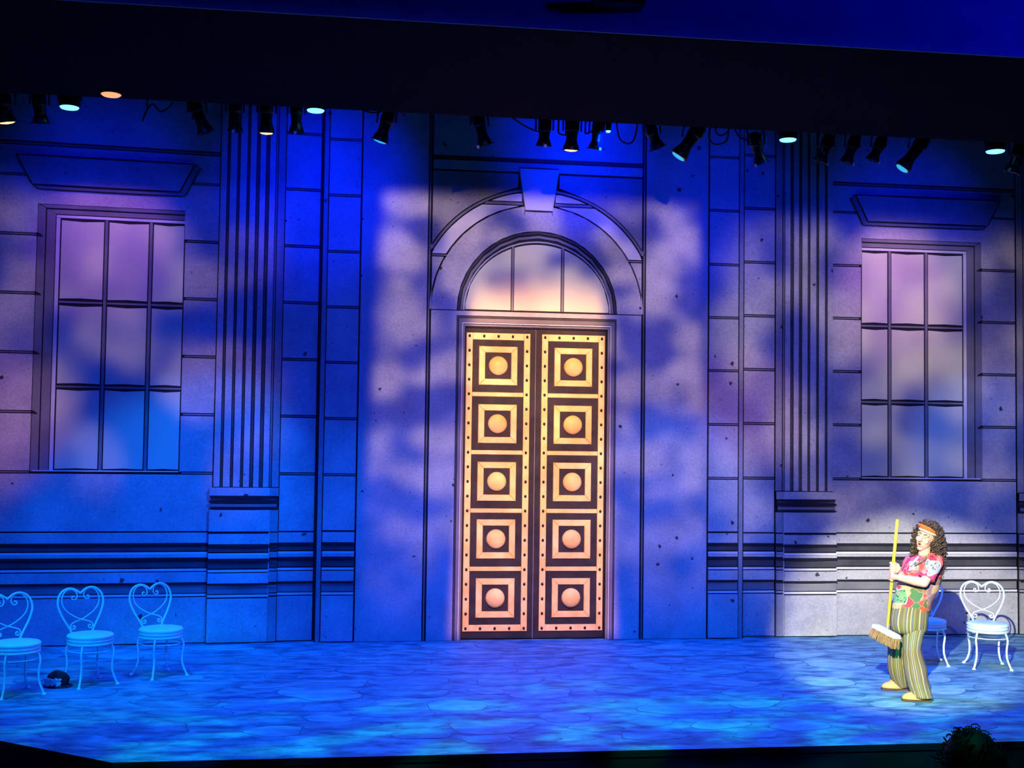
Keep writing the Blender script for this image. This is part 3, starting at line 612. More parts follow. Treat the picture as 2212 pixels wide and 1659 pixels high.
# ================================================================== LANTERNS ON THE BATTEN
pipe = link_mesh('lighting_batten', *tube([(-8, -2.22, 5.70), (8, -2.22, 5.70)], 0.025, 12), M['steel'], None, True)
tag(pipe, 'black steel pipe carrying the lanterns behind the masking', 'pipe')
def align(d):   # rotation taking -Z to d
    return Vector(d).to_track_quat('-Z', 'Y').to_matrix()
M['rim'] = mat('lamp_edge_enamel', (0.10, 0.10, 0.11), 0.25, 0.6, spec=0.6)
def lantern(pt, pl, label, lens=None, k=1.0, dy=0.05, tape=False):
    """profile spotlight: pt / pl are the picture positions of its back and its lens"""
    a = atY(*pt, -2.22); b = atY(*pl, -2.22); ax = b-a; L = ax.length; ax.y = dy; ax.normalize(); mt = align(ax)
    base = Vector((a.x, -2.22, a.z)); t = holder('stage_lantern', base, label=label, cat='spotlight', group='profile lanterns on the batten')
    T = lambda V: [base+mt @ Vector((v.x*k, v.y*k, v.z)) for v in V]
    V, F = lathe([(0.030, 0.07), (0.060, 0.055), (0.066, 0.02), (0.066, -0.06), (0.058, -0.075), (0.052, -L*0.55), (0.054, -L*0.66), (0.072, -L*0.86), (0.078, -L), (0.070, -L), (0.066, -L+0.03), (0.02, -L+0.05)], 20)
    bd = link_mesh('body', T(V), F, M['lampblack'], t, False)
    q_ = 0.010 if lens else 0.0; V, F = lathe([(0.066, -L+0.008-q_), (0.048, -L+0.002-q_*1.5), (0.0, -L-q_*2)], 18, False); link_mesh('lens', T(V), F, M[lens] if lens else M['lampglass'], t, True)
    V, F = merge([([Vector((x*0.070, y*0.070, z)) for x, y in ((-1, -1), (1, -1), (1, 1), (-1, 1))] + [Vector((x*0.058, y*0.058, z)) for x, y in ((-1, -1), (1, -1), (1, 1), (-1, 1))],
                   [(i, (i+1) % 4, 4+(i+1) % 4, 4+i) for i in range(4)]) for z in (-L+0.004, -L-0.004)])
    F += [(i, (i+1) % 4, 8+(i+1) % 4, 8+i) for i in range(4)] + [(4+i, 4+(i+1) % 4, 12+(i+1) % 4, 12+i) for i in range(4)]
    link_mesh('colour_frame', T(V), F, M['lampblack'], t)
    if tape: link_mesh('tape_tab', T([Vector((x, y, z)) for x in (-0.014, 0.014) for y in (-0.094, -0.088) for z in (-L-0.014, -L+0.016)]), [(0, 1, 3, 2), (4, 5, 7, 6), (0, 1, 5, 4), (2, 3, 7, 6), (0, 2, 6, 4), (1, 3, 7, 5)], M['tape'], t)
    # yoke: flat strap round the body up to a clamp on the pipe
    top = Vector((a.x, -2.22, 5.655)); sx = mt @ Vector((1, 0, 0)); sx.y = 0; sx = Vector((1, 0, 0)) if sx.length < 0.3 else sx.normalized()
    c = base+ax*(L*0.28)
    P = [c-sx*0.088*k, c-sx*0.088*k+(top-c)*0.78, top-sx*0.05+Vector((0, 0, -0.02)), top+sx*0.05+Vector((0, 0, -0.02)), c+sx*0.088*k+(top-c)*0.78, c+sx*0.088*k]
    V, F = tube(P, 0.009, 6); link_mesh('yoke', V, F, M['rim'], t)
    V, F = lathe([(0.032, -0.03), (0.034, -0.01), (0.036, 0.012), (0.020, 0.019)], 10); link_mesh('clamp', [Vector((v.x+top.x, v.y+top.y, v.z+top.z)) for v in V], F, M['rim'], t)
    return t
LN = [((6, 212), (12, 262), 'black lantern with a warm lens, at the extreme left end of the row', 'lenswarm', 1.15, False),
      ((84, 212), (86, 264), 'black lantern with an unlit lens, second from the left end of the row', None, 1.0, False),
      ((420, 226), (444, 285), 'black lantern tilted towards the right, over the left window', None, 1.0, False),
      ((507, 226), (507, 283), 'dim black lantern over the left part of the left pilaster', None, 0.95, True),
      ((576, 228), (575, 285), 'black lantern glowing amber, in front of the left pilaster', 'lenswarm', 1.0, False),
      ((640, 230), (640, 286), 'dim black lantern just left of the second blue lamp', None, 0.95, True),
      ((840, 250), (821, 303), 'black lantern tilted to the left, over the plain panel left of the arch', 'lenscyan', 1.05, False),
      ((1032, 256), (1049, 312), 'black lantern tilted to the right, above the left half of the arch', None, 1.0, True),
      ((1177, 268), (1176, 314), 'black lantern hanging straight over the keystone', None, 1.0, True),
      ((1237, 268), (1235, 322), 'black lantern glowing amber, over the right leaf of the door', 'lenswarm', 1.05, False),
      ((1293, 274), (1289, 320), 'black lantern beside the small bright blue dot of light', None, 1.0, True),
      ((1404, 276), (1424, 318), 'black lantern tilted to the right at the edge of the central panel', None, 1.0, False),
      ((1506, 282), (1468, 336), 'large black lantern tilted to the left with a cyan rim, right of the arch', 'lenscyan', 1.2, False),
      ((1630, 300), (1648, 352), 'black lantern tilted to the right, left of the third blue lamp', None, 1.0, True),
      ((1788, 304), (1775, 349), 'black lantern hanging in front of the right pilaster', None, 0.95, True),
      ((1845, 306), (1832, 350), 'small black lantern with two pale tabs, right of the right pilaster', None, 0.9, True),
      ((1902, 308), (1888, 345), 'small dim black lantern between two others over the right bay', None, 0.9, True),
      ((1992, 306), (1953, 362), 'large black lantern with a bright cyan lens, over the right window', 'lenscyan', 1.1, False),
      ((2202, 326), (2190, 372), 'black lantern cut off at the right edge of the picture', None, 1.1, False)]
LANS = [lantern(pt, pl, lab, ln, k, tape=tp) for pt, pl, lab, ln, k, tp in LN]
def led(px, py, r, label, lens='lensled', dz=0.0):
    p = atY(px, py, -2.35); z = p.z+dz
    t = holder('led_lamp', (p.x, -2.35, z), label=label, cat='lamp', group='round lamps on the batten')
    V, F = lathe([(r*0.9, 0.0), (r, -0.004), (r*1.05, 0.02), (r*1.02, 0.10), (r*0.7, 0.15), (r*0.3, 0.16)], 26, True); link_mesh('can', [(v.x+p.x, v.y-2.35, v.z+z) for v in V], F, M['lampblack'], t, False)
    V, F = lathe([(r*0.94, -0.004), (r*0.86, -0.014), (r*0.5, -0.020), (0.0, -0.022)], 26, False); link_mesh('lens', [(v.x+p.x, v.y-2.35, v.z+z) for v in V], F, M[lens], t, True)
    P = [(p.x-r*1.12, -2.35, z+0.06), (p.x-r*1.12, -2.33, 5.64), (p.x, -2.24, 5.665), (p.x+r*1.12, -2.33, 5.64), (p.x+r*1.12, -2.35, z+0.06)]
    V, F = tube(P, 0.008, 6); link_mesh('yoke', V, F, M['rim'], t); return t
led(150, 231, 0.092, 'bright blue white round lamp over the left window')
led(682, 231, 0.088, 'bright blue white round lamp left of the arch, over the narrow block column', dz=-0.03)
led(1702, 301, 0.090, 'bright blue white round lamp at the right pilaster')
led(2150, 326, 0.100, 'brightest blue white round lamp, near the right edge')
led(1314, 282, 0.026, 'small bright blue dot lamp between two lanterns over the door')
so_ = atZ(240, 203, 5.405); t = holder('soffit_lamp', (so_.x, so_.y, 5.40), label='orange lit round lamp set in the black masking at top left', cat='lamp')
V, F = lathe([(0.092, 0.0), (0.100, 0.004), (0.100, 0.0235), (0.060, 0.0235)], 28); link_mesh('ring', [(v.x+so_.x, v.y+so_.y, v.z+5.40) for v in V], F, M['lampblack'], t)
V, F = lathe([(0.088, -0.001), (0.075, -0.012), (0.04, -0.019), (0.0, -0.022)], 28, False); link_mesh('lens', [(v.x+so_.x, v.y+so_.y, v.z+5.40) for v in V], F, M['lensorange'], t, True)
def cable(pts, lan_, r=0.008):
    a = atY(*pts[0], -2.19); b = atY(*pts[-1], -2.19)
    P = [Vector((a.x, -2.215, 5.673))]+smooth_pts([atY(x, y, -2.185) for x, y in pts], 6)+[Vector((b.x, -2.215, 5.673))]
    link_mesh('power_cable', *tube(P, r, 6), M['cable'], LANS[lan_], True)
cable([(318, 235), (308, 262), (316, 240), (330, 225), (345, 240), (360, 236), (372, 222)], 2)
cable([(770, 226), (790, 240), (815, 243), (838, 234)], 6)
cable([(898, 232), (912, 244), (930, 240), (938, 230)], 6)
cable([(1108, 255), (1130, 270), (1150, 280), (1164, 285)], 8)
cable([(1206, 287), (1214, 291), (1222, 292)], 9)
cable([(1264, 289), (1272, 287), (1282, 282)], 10)
cable([(1332, 268), (1338, 298), (1354, 310), (1368, 304), (1376, 278)], 11)
cable([(1534, 278), (1532, 298), (1545, 312), (1568, 305), (1574, 285), (1572, 274)], 12)
cable([(1545, 276), (1550, 290), (1562, 292), (1574, 282)], 12)
cable([(1586, 278), (1600, 298), (1622, 303), (1640, 298), (1646, 284)], 13)

# dark fitting at the very top of the picture, on the proscenium face
pf = atY(1346, 2, -5.3)
ft = holder('header_fitting', (pf.x, -5.18, pf.z), label='flat dark fitting on the blue face above the stage, at the top edge', cat='fixture')
wbox('plate', pf.x-0.20, pf.x+0.19, -5.24, -5.07, pf.z+0.010, pf.z+0.07, M['lampblack'], ft); wbox('boss', pf.x-0.06, pf.x+0.03, -5.27, -5.12, pf.z-0.002, pf.z+0.010, M['lampblack'], ft)

# ================================================================== THE MAN WITH THE BROOM
def attr_stripes(name, cols, n=9.0):
    """cloth with long stripes that follow the garment: colour by a stored round-the-leg coordinate"""
    m = mat(name, cols[0], 0.85); nt = m.node_tree; nn = nt.nodes; L = nt.links
    at = nn.new('ShaderNodeAttribute'); at.attribute_name = 'around'
    ml = nn.new('ShaderNodeMath'); ml.operation = 'MULTIPLY'; L.new(at.outputs['Fac'], ml.inputs[0]); ml.inputs[1].default_value = n
    fr = nn.new('ShaderNodeMath'); fr.operation = 'FRACT'; L.new(ml.outputs[0], fr.inputs[0])
    cr = nn.new('ShaderNodeValToRGB'); L.new(fr.outputs[0], cr.inputs[0]); r = cr.color_ramp; r.interpolation = 'CONSTANT'
    w = [(0.0, 0), (0.24, 1), (0.34, 2), (0.46, 3), (0.52, 0), (0.66, 4), (0.80, 2), (0.90, 3)]
    r.elements[0].position = 0; r.elements[0].color = (*cols[0], 1); r.elements[1].position = w[1][0]; r.elements[1].color = (*cols[1], 1)
    for p, c in w[2:]: e = r.elements.new(p); e.color = (*cols[c], 1)
    L.new(cr.outputs[0], nn['Principled BSDF'].inputs['Base Color'])
    return m
M['skin'] = mottled('skin', (0.58, 0.34, 0.23), (0.66, 0.41, 0.29), 12, 0.5, specks=False, coord='obj')
M['trouser'] = attr_stripes('striped_cotton', [(0.14, 0.125, 0.045), (0.21, 0.18, 0.055), (0.10, 0.125, 0.12), (0.38, 0.33, 0.16), (0.16, 0.14, 0.10)], 3.6)
M['sandal'] = mat('tan_leather', (0.62, 0.33, 0.10), 0.55); M['sole'] = mat('dark_sole', (0.07, 0.04, 0.025), 0.7)
M['hair'] = mottled('brown_hair', (0.030, 0.020, 0.014), (0.13, 0.09, 0.06), 40, 0.45, specks=False, coord='obj')
M['yellow'] = mottled('yellow_paint', (0.80, 0.58, 0.03), (0.86, 0.66, 0.06), 6, 0.4, specks=False, coord='obj')
M['visor'] = mat('orange_plastic', (0.85, 0.20, 0.04), 0.4); M['visorband'] = mat('cream_towelling', (0.82, 0.70, 0.52), 0.8)
M['mouth'] = mat('mouth_dark', (0.10, 0.015, 0.015), 0.6); M['eyewhite'] = mat('eye_white', (0.8, 0.78, 0.76), 0.3); M['iris'] = mat('iris_brown', (0.06, 0.03, 0.02), 0.3); M['lip'] = mat('lip', (0.55, 0.22, 0.18), 0.5); M['brow'] = mat('eyebrow', (0.06, 0.04, 0.03), 0.8)
M['bristle'] = mottled('tan_bristle', (0.16, 0.09, 0.035), (0.36, 0.22, 0.09), 30, 0.9, specks=False, coord='obj', stretch=(3, 3, 0.4)); M['block'] = mat('pale_broom_block', (0.72, 0.70, 0.74), 0.5)
def shirt_mat():
    m = mat('patterned_shirt', (0.8, 0.1, 0.15), 0.8); nt = m.node_tree; n = nt.nodes; L = nt.links
    tc = n.new('ShaderNodeTexCoord'); sp = n.new('ShaderNodeSeparateXYZ'); L.new(tc.outputs['Object'], sp.inputs[0])
    nz = n.new('ShaderNodeTexNoise'); nz.inputs['Scale'].default_value = 9; L.new(tc.outputs['Object'], nz.inputs['Vector'])
    wv = n.new('ShaderNodeVectorMath'); wv.operation = 'MULTIPLY_ADD'; L.new(nz.outputs['Color'], wv.inputs[0]); wv.inputs[1].default_value = (0.10,)*3; L.new(tc.outputs['Object'], wv.inputs[2])
    def ramp(src, cols):
        cr = n.new('ShaderNodeValToRGB'); r = cr.color_ramp; r.interpolation = 'CONSTANT'; L.new(src, cr.inputs[0])
        for i, c in enumerate(cols):
            e = r.elements[i] if i < 2 else r.elements.new(i/len(cols)); e.position = i/len(cols); e.color = (*c, 1)
        return cr.outputs[0]
    def cells(sc, cols):
        v = n.new('ShaderNodeTexVoronoi'); v.inputs['Scale'].default_value = sc; L.new(wv.outputs[0], v.inputs['Vector'])
        s = n.new('ShaderNodeSeparateColor'); L.new(v.outputs['Color'], s.inputs[0]); return ramp(s.outputs[0], cols), v
    upper, v1 = cells(13, [(0.55, 0.03, 0.06), (0.60, 0.06, 0.04), (0.52, 0.03, 0.12), (0.62, 0.12, 0.13), (0.40, 0.20, 0.08), (0.50, 0.04, 0.12)])
    lower, v2 = cells(11, [(0.58, 0.09, 0.03), (0.26, 0.13, 0.06), (0.06, 0.16, 0.06), (0.50, 0.34, 0.14), (0.16, 0.11, 0.08), (0.55, 0.05, 0.06), (0.24, 0.15, 0.14), (0.12, 0.13, 0.04)])
    def mix(f, A, B):
        m_ = n.new('ShaderNodeMix'); m_.data_type = 'RGBA'
        (L.new(f, m_.inputs['Factor']) if not isinstance(f, float) else setattr(m_.inputs['Factor'], 'default_value', f))
        for s_, x in (('A', A), ('B', B)):
            if isinstance(x, tuple): m_.inputs[s_].default_value = (*x, 1)
            else: L.new(x, m_.inputs[s_])
        return m_.outputs['Result']
    gz = n.new('ShaderNodeMath'); gz.operation = 'GREATER_THAN'; L.new(sp.outputs[2], gz.inputs[0]); gz.inputs[1].default_value = 0.30
    col = mix(gz.outputs[0], lower, upper)
    def patch(c, r, colr, inner=None):
        nonlocal col
        d = n.new('ShaderNodeVectorMath'); d.operation = 'SUBTRACT'; L.new(wv.outputs[0], d.inputs[0]); d.inputs[1].default_value = (c[0]+0.05, c[1]+0.05, c[2]+0.05)
        ab = n.new('ShaderNodeVectorMath'); ab.operation = 'ABSOLUTE'; L.new(d.outputs[0], ab.inputs[0]); s = n.new('ShaderNodeSeparateXYZ'); L.new(ab.outputs[0], s.inputs[0])
        mx = n.new('ShaderNodeMath'); mx.operation = 'MAXIMUM'; L.new(s.outputs[0], mx.inputs[0]); L.new(s.outputs[2], mx.inputs[1])
        f1 = n.new('ShaderNodeMath'); f1.operation = 'LESS_THAN'; L.new(mx.outputs[0], f1.inputs[0]); f1.inputs[1].default_value = r+0.010
        f2 = n.new('ShaderNodeMath'); f2.operation = 'LESS_THAN'; L.new(mx.outputs[0], f2.inputs[0]); f2.inputs[1].default_value = r
        col = mix(f1.outputs[0], col, (0.55, 0.48, 0.55)); 
        q = n.new('ShaderNodeTexNoise'); q.inputs['Scale'].default_value = 45; L.new(tc.outputs['Object'], q.inputs['Vector'])
        g = n.new('ShaderNodeMath'); g.operation = 'GREATER_THAN'; L.new(q.outputs['Fac'], g.inputs[0]); g.inputs[1].default_value = 0.58
        pc = mix(g.outputs[0], colr, inner); col = mix(f2.outputs[0], col, pc)
    patch((-0.155, 0.0, 0.135), 0.062, (0.12, 0.34, 0.14), (0.03, 0.10, 0.08))
    patch((0.135, 0.0, 0.425), 0.050, (0.30, 0.55, 0.53), (0.03, 0.08, 0.10))
    patch((-0.03, 0.0, 0.42), 0.030, (0.30, 0.55, 0.53), (0.03, 0.08, 0.10))
    # dark outlines round the printed shapes
    v3 = n.new('ShaderNodeTexVoronoi'); v3.feature = 'DISTANCE_TO_EDGE'; v3.inputs['Scale'].default_value = 11; L.new(wv.outputs[0], v3.inputs['Vector'])
    g3 = n.new('ShaderNodeMath'); g3.operation = 'LESS_THAN'; L.new(v3.outputs['Distance'], g3.inputs[0]); g3.inputs[1].default_value = 0.022
    col = mix(g3.outputs[0], col, (0.42, 0.24, 0.20))
    L.new(col, n['Principled BSDF'].inputs['Base Color']); return m
M['shirt'] = shirt_mat()
# local frame: x to the right in the picture, y away, z up
PO = atZ(1968, 1503); PO.z = 0.0025
vdir = Vector((PO.x-CAM.x, PO.y-CAM.y, 0)).normalized(); pang = math.atan2(vdir.y, vdir.x)-math.pi/2
man = empty('person', PO, pang); tag(man, 'curly haired man in a patterned shirt and striped trousers, leaning back gripping a broom', 'person')
Rinv = Matrix.Rotation(-pang, 3, 'Z')
def pp(px, py, dy):
    """picture position at depth dy behind the man's own plane, in his frame"""
    d = ray(px, py); t = ((PO-CAM).dot(vdir)+dy)/d.dot(vdir); return Rinv @ (CAM+d*t-PO)
def loft(secs, sides=28, wr=0.0, seed=0, cap=True):
    """secs: (centre Vector, half width, half depth, x-axis Vector, y-axis Vector)"""
    V, F, A = [], [], []
    for i, (c, hw, hd, ax, ay) in enumerate(secs):
        for k in range(sides):
            a = 2*math.pi*k/sides; q = 1.0
            if wr: q += wr*mnoise.noise(Vector((math.cos(a)*2.2+seed, math.sin(a)*2.2, i*0.55)))+wr*0.6*mnoise.noise(Vector((math.cos(a)*5+seed, math.sin(a)*5, i*0.25)))
            V.append(c+ax*(hw*q*math.cos(a))+ay*(hd*q*math.sin(a))); A.append(k/sides)
    n = len(secs)
    for i in range(n-1):
        for k in range(sides): F.append((i*sides+k, i*sides+(k+1) % sides, (i+1)*sides+(k+1) % sides, (i+1)*sides+k))
    if cap: F.append(tuple(range(sides))[::-1]); F.append(tuple(range((n-1)*sides, n*sides)))
    return V, F, A
def resample(secs, n):
    out = []
    for i in range(n+1):
        f = i/n*(len(secs)-1); a = min(int(f), len(secs)-2); t = f-a; p0 = secs[max(a-1, 0)]; p1 = secs[a]; p2 = secs[a+1]; p3 = secs[min(a+2, len(secs)-1)]
        cr = lambda u0, u1, u2, u3: 0.5*((2*u1)+(u2-u0)*t+(2*u0-5*u1+4*u2-u3)*t*t+(3*u1-u0-3*u2+u3)*t**3)
        out.append(tuple(cr(p0[j], p1[j], p2[j], p3[j]) for j in range(len(p1))))
    return out
XA, YA, ZA = Vector((1, 0, 0)), Vector((0, 1, 0)), Vector((0, 0, 1))
SP = 1/236.0
def capsule(a, b, r0, r1, n=12):
    a, b = Vector(a), Vector(b); d = (b-a); L = d.length; P = []; rr = []
    for t, k in ((-1, 0.02), (-0.85, 0.53), (-0.5, 0.87), (0, 1)): P.append(a+d.normalized()*(t*r0)); rr.append(r0*k)
    for t, k in ((0, 1), (0.5, 0.87), (0.85, 0.53), (1, 0.02)): P.append(b+d.normalized()*(t*r1)); rr.append(r1*k)
    return tube(P, rr, n)
def chain(pts): # [(p, r)...]
    return [capsule(pts[i][0], pts[i+1][0], pts[i][1], pts[i+1][1]) for i in range(len(pts)-1)]
# ---- broom first, the hands close on it
B0, B1 = pp(1938.5, 1122, -0.10), pp(1917.5, 1352, -0.155)
bax = (B1-B0).normalized()
def bp(py): return B0+(B1-B0)*((py-1122)/230.0)
H1, H2 = bp(1226.5), bp(1246)
# ---- head frame
HC = pp(2001, 1160, -0.01)
hf = Vector((-0.46, -0.86, 0.02)).normalized(); hu = Vector((0.36, 0.02, 0.93)); hu = (hu-hf*hu.dot(hf)).normalized(); hr = hf.cross(hu)   # hr: picture right of the face
HM = Matrix((hr, hf, hu)).transposed()
def hp(x, y, z): return HC+HM @ Vector((x, y, z))
parts = []
neckb = pp(1996, 1206, 0.02)
# head
parts += [ellipsoid(hp(0, -0.012, 0.030), (0.076, 0.094, 0.092), 20, 14, HM), ellipsoid(hp(0, 0.022, -0.045), (0.061, 0.068, 0.082), 20, 14, HM), ellipsoid(hp(0, 0.052, -0.108), (0.030, 0.028, 0.024), 12, 8, HM)]
parts += [capsule(hp(0, 0.086, 0.018), hp(0, 0.108, -0.026), 0.010, 0.016), ellipsoid(hp(0.013, 0.093, -0.030), (0.010, 0.010, 0.008), 10, 6, HM), ellipsoid(hp(-0.013, 0.093, -0.030), (0.010, 0.010, 0.008), 10, 6, HM)]
parts += [capsule(hp(-0.046, 0.070, 0.030), hp(0.046, 0.070, 0.030), 0.014, 0.014), ellipsoid(hp(0.040, 0.058, -0.028), (0.024, 0.024, 0.026), 12, 8, HM), ellipsoid(hp(-0.040, 0.058, -0.028), (0.024, 0.024, 0.026), 12, 8, HM)]
for sx in (-1, 1): parts.append(ellipsoid(hp(sx*0.077, -0.005, 0.0), (0.012, 0.022, 0.034), 10, 8, HM))
for k in range(12):   # lips round the open mouth
    a = 2*math.pi*k/12; b = 2*math.pi*(k+1)/12
    parts.append(capsule(hp(0.021*math.cos(a), 0.084-0.004*abs(math.cos(a)), -0.066+0.020*math.sin(a)), hp(0.021*math.cos(b), 0.084-0.004*abs(math.cos(b)), -0.066+0.020*math.sin(b)), 0.0075, 0.0075, 8))
parts += chain([(hp(0, -0.01, -0.06), 0.052), (neckb, 0.056)])
# trunk
chest, belly, pelv = pp(1990, 1235, 0.03), pp(1980, 1275, 0.02), pp(1967, 1322, 0.0)
lsh, rsh = pp(2020, 1213, -0.07), pp(1968, 1216, 0.13)
parts += [capsule(neckb, chest, 0.06, 0.115, 20), capsule(chest, belly, 0.11, 0.095, 20), capsule(belly, pelv, 0.095, 0.075, 20), capsule(lsh, rsh, 0.058, 0.055, 16)]
lel, lwr = pp(1996, 1259, -0.20), pp(1942, 1247.5, -0.215)
rel, rwr = pp(1957, 1262, 0.02), pp(1942, 1234, -0.075)
parts += chain([(lsh, 0.052), (lel, 0.043), (lel.lerp(lwr, 0.35), 0.044), (lwr, 0.029)]) + chain([(rsh, 0.050), (rel, 0.041), (rel.lerp(rwr, 0.35), 0.041), (rwr, 0.028)])
lhip, lkn, lan = pp(1978, 1332, -0.03), pp(1972, 1415, -0.145), pp(1993, 1500, -0.215)
rhip, rkn, ran = pp(1952, 1332, 0.06), pp(1937, 1415, 0.10), pp(1947, 1478, 0.235)
parts += chain([(pelv, 0.08), (lhip, 0.058), (lkn, 0.050), (lkn.lerp(lan, 0.3), 0.050), (lan, 0.036)]) + chain([(pelv, 0.08), (rhip, 0.058), (rkn, 0.050), (rkn.lerp(ran, 0.3), 0.050), (ran, 0.036)])
for an, fx in ((lan, -1), (ran, -1)):
    hl = Vector((an.x+0.01, an.y+0.01, 0.045)); toe = Vector((an.x-0.155, an.y-0.045, 0.034))
    parts += [capsule(an, hl, 0.036, 0.036), capsule(hl, toe+Vector((0.02, 0, 0)), 0.036, 0.026), capsule(hl.lerp(toe, 0.5)+Vector((0, 0.008, 0)), toe+Vector((0.03, 0.014, -0.004)), 0.028, 0.020)]
# hands: palm on the far side of the handle, four fingers wrapped round, thumb over the top
def hand(c, wr, side):
    out = []; up = -bax; e = (wr-c); e = (e-up*e.dot(up)).normalized(); f = up.cross(e)*side   # e: towards the wrist, f: across
    pal = c+e*0.030+f*0.022
    out.append(capsule(wr, pal+e*0.012, 0.026, 0.027)); out.append(capsule(pal+up*0.026, pal-up*0.028, 0.021, 0.019))
    for k, (ln, rr) in enumerate(((1.0, 0.0088), (1.06, 0.0092), (1.0, 0.0088), (0.84, 0.0078))):
        h = up*(0.031-0.0205*k); R0 = 0.0255
        P = [pal+h+f*0.004]
        for a in (20, 75, 130, 185, 235):
            if a > 235*ln: break
            t = R(a); P.append(c+h+e*(R0*math.cos(t))*1.0+f*(R0*math.sin(t))*1.05 if False else c+h+(f*math.cos(t)-e*math.sin(t))*R0)
        out += chain([(p, rr*(1.05-0.05*i)) for i, p in enumerate(P)])
    th = [pal+up*0.018+e*0.01, c+up*0.046+e*0.022-f*0.004, c+up*0.044-f*0.022+e*0.006, c+up*0.040-f*0.026-e*0.016]
    out += chain([(th[0], 0.0135), (th[1], 0.0115), (th[2], 0.0105), (th[3], 0.0092)])
    return out
parts += hand(H1, rwr, -1) + hand(H2, lwr, -1)
def remesh(name, parts, vox, m, parent, sm=3):
    V, F = merge(parts); me = bpy.data.meshes.new(name); me.from_pydata([tuple(v) for v in V], [], F); me.update()
    o = bpy.data.objects.new(name, me); C.objects.link(o)
    md = o.modifiers.new('r', 'REMESH'); md.mode = 'VOXEL'; md.voxel_size = vox; md.use_smooth_shade = True
    s2 = o.modifiers.new('s', 'SMOOTH'); s2.iterations = sm; s2.factor = 0.5
    dg = bpy.context.evaluated_depsgraph_get(); dg.update(); me2 = bpy.data.meshes.new_from_object(o.evaluated_get(dg)); bpy.data.objects.remove(o)
    me2.name = name; me2.materials.clear(); me2.materials.append(m)
    for p in me2.polygons: p.use_smooth = True
    o = bpy.data.objects.new(name, me2); C.objects.link(o); o.parent = parent; return o
body = remesh('body', parts, 0.0055, M['skin'], man, 2)
def mpart(name, VF, m, parent=man, smooth=True): return link_mesh(name, VF[0], VF[1], m, parent, smooth)
for sx in (-1, 1):
    ey = mpart('eye', ellipsoid(hp(sx*0.031, 0.079, 0.008), (0.0135, 0.010, 0.0085), 14, 8, HM), M['eyewhite'], body); PLAIN[ey.name] = ey.location.copy()
    mpart('iris', ellipsoid(hp(sx*0.031-0.002, 0.0875, 0.008), (0.0055, 0.003, 0.0055), 10, 6, HM), M['iris'], ey)
    mpart('eyebrow', tube(smooth_pts([hp(sx*0.014, 0.088, 0.029), hp(sx*0.032, 0.086, 0.037), hp(sx*0.052, 0.072, 0.030)], 4), 0.0042, 6), M['brow'], body)
mpart('open_mouth', ellipsoid(hp(0, 0.083, -0.066), (0.017, 0.007, 0.016), 14, 8, HM), M['mouth'], body)
mpart('lips', tube([hp(0.021*math.cos(2*math.pi*k/20), 0.0885-0.005*abs(math.cos(2*math.pi*k/20)), -0.066+0.020*math.sin(2*math.pi*k/20)) for k in range(20)], 0.0042, 6, True), M['lip'], body)
# ---- shirt
secs = [(1996, 1199, 15, 0.055, 0.015), (1997, 1204, 26, 0.085, 0.02), (1997, 1211, 36, 0.115, 0.025), (1995, 1225, 41, 0.135, 0.03), (1991, 1240, 43, 0.140, 0.03), (1985, 1260, 44, 0.142, 0.02), (1978, 1280, 43, 0.142, 0.015), (1971, 1300, 42, 0.142, 0.01), (1966.5, 1319, 41.5, 0.143, 0.005)]
secs = [(pp(x, y, dy), hw*SP, hd, XA, YA) for x, y, hw, hd, dy in [tuple(q) for q in resample(secs, 26)]]
V1, F1, A1 = loft(secs, 40, 0.055, 3)
def limb(pts, n, sides=20, wr=0.06, seed=0):   # [(p, r)] oval tube in its own frame
    q = resample([(p.x, p.y, p.z, r) for p, r in pts], n); S = []
    for i, v in enumerate(q):
        p = Vector(v[:3]); t = (Vector(q[min(i+1, n)][:3])-Vector(q[max(i-1, 0)][:3])).normalized(); ax = t.cross(Vector((0, 1, 0.2))).normalized(); ay = t.cross(ax)
        S.append((p, v[3], v[3], ax, ay))
    return loft(S, sides, wr, seed)
sl = lsh.lerp(lel, 0.80); sr = rsh.lerp(rel, 0.85)
V2, F2, A2 = limb([(lsh+Vector((-0.03, 0.02, 0.0)), 0.076), (lsh, 0.078), (lsh.lerp(lel, 0.4), 0.074), (sl, 0.073)], 10, 24, 0.07, 5)
V3, F3, A3 = limb([(rsh+Vector((0.03, -0.02, 0)), 0.070), (rsh, 0.074), (rsh.lerp(rel, 0.4), 0.070), (sr, 0.066)], 10, 24, 0.07, 9)
VV, FF = merge([(V1, F1), (V2, F2), (V3, F3)])
shirt = link_mesh('shirt', VV, FF, M['shirt'], man, True); PLAIN[shirt.name] = shirt.location.copy()
mpart('collar', tube(smooth_pts([pp(1984, 1203, -0.05), pp(1976, 1212, -0.085), pp(1966, 1222, -0.095)], 4), 0.012, 6), mat('lilac_trim', (0.62, 0.42, 0.70), 0.8), shirt)
mpart('collar', tube(smooth_pts([pp(2006, 1200, -0.06), pp(1994, 1210, -0.10), pp(1975, 1221, -0.11)], 4), 0.012, 6), M['shirt'], shirt)
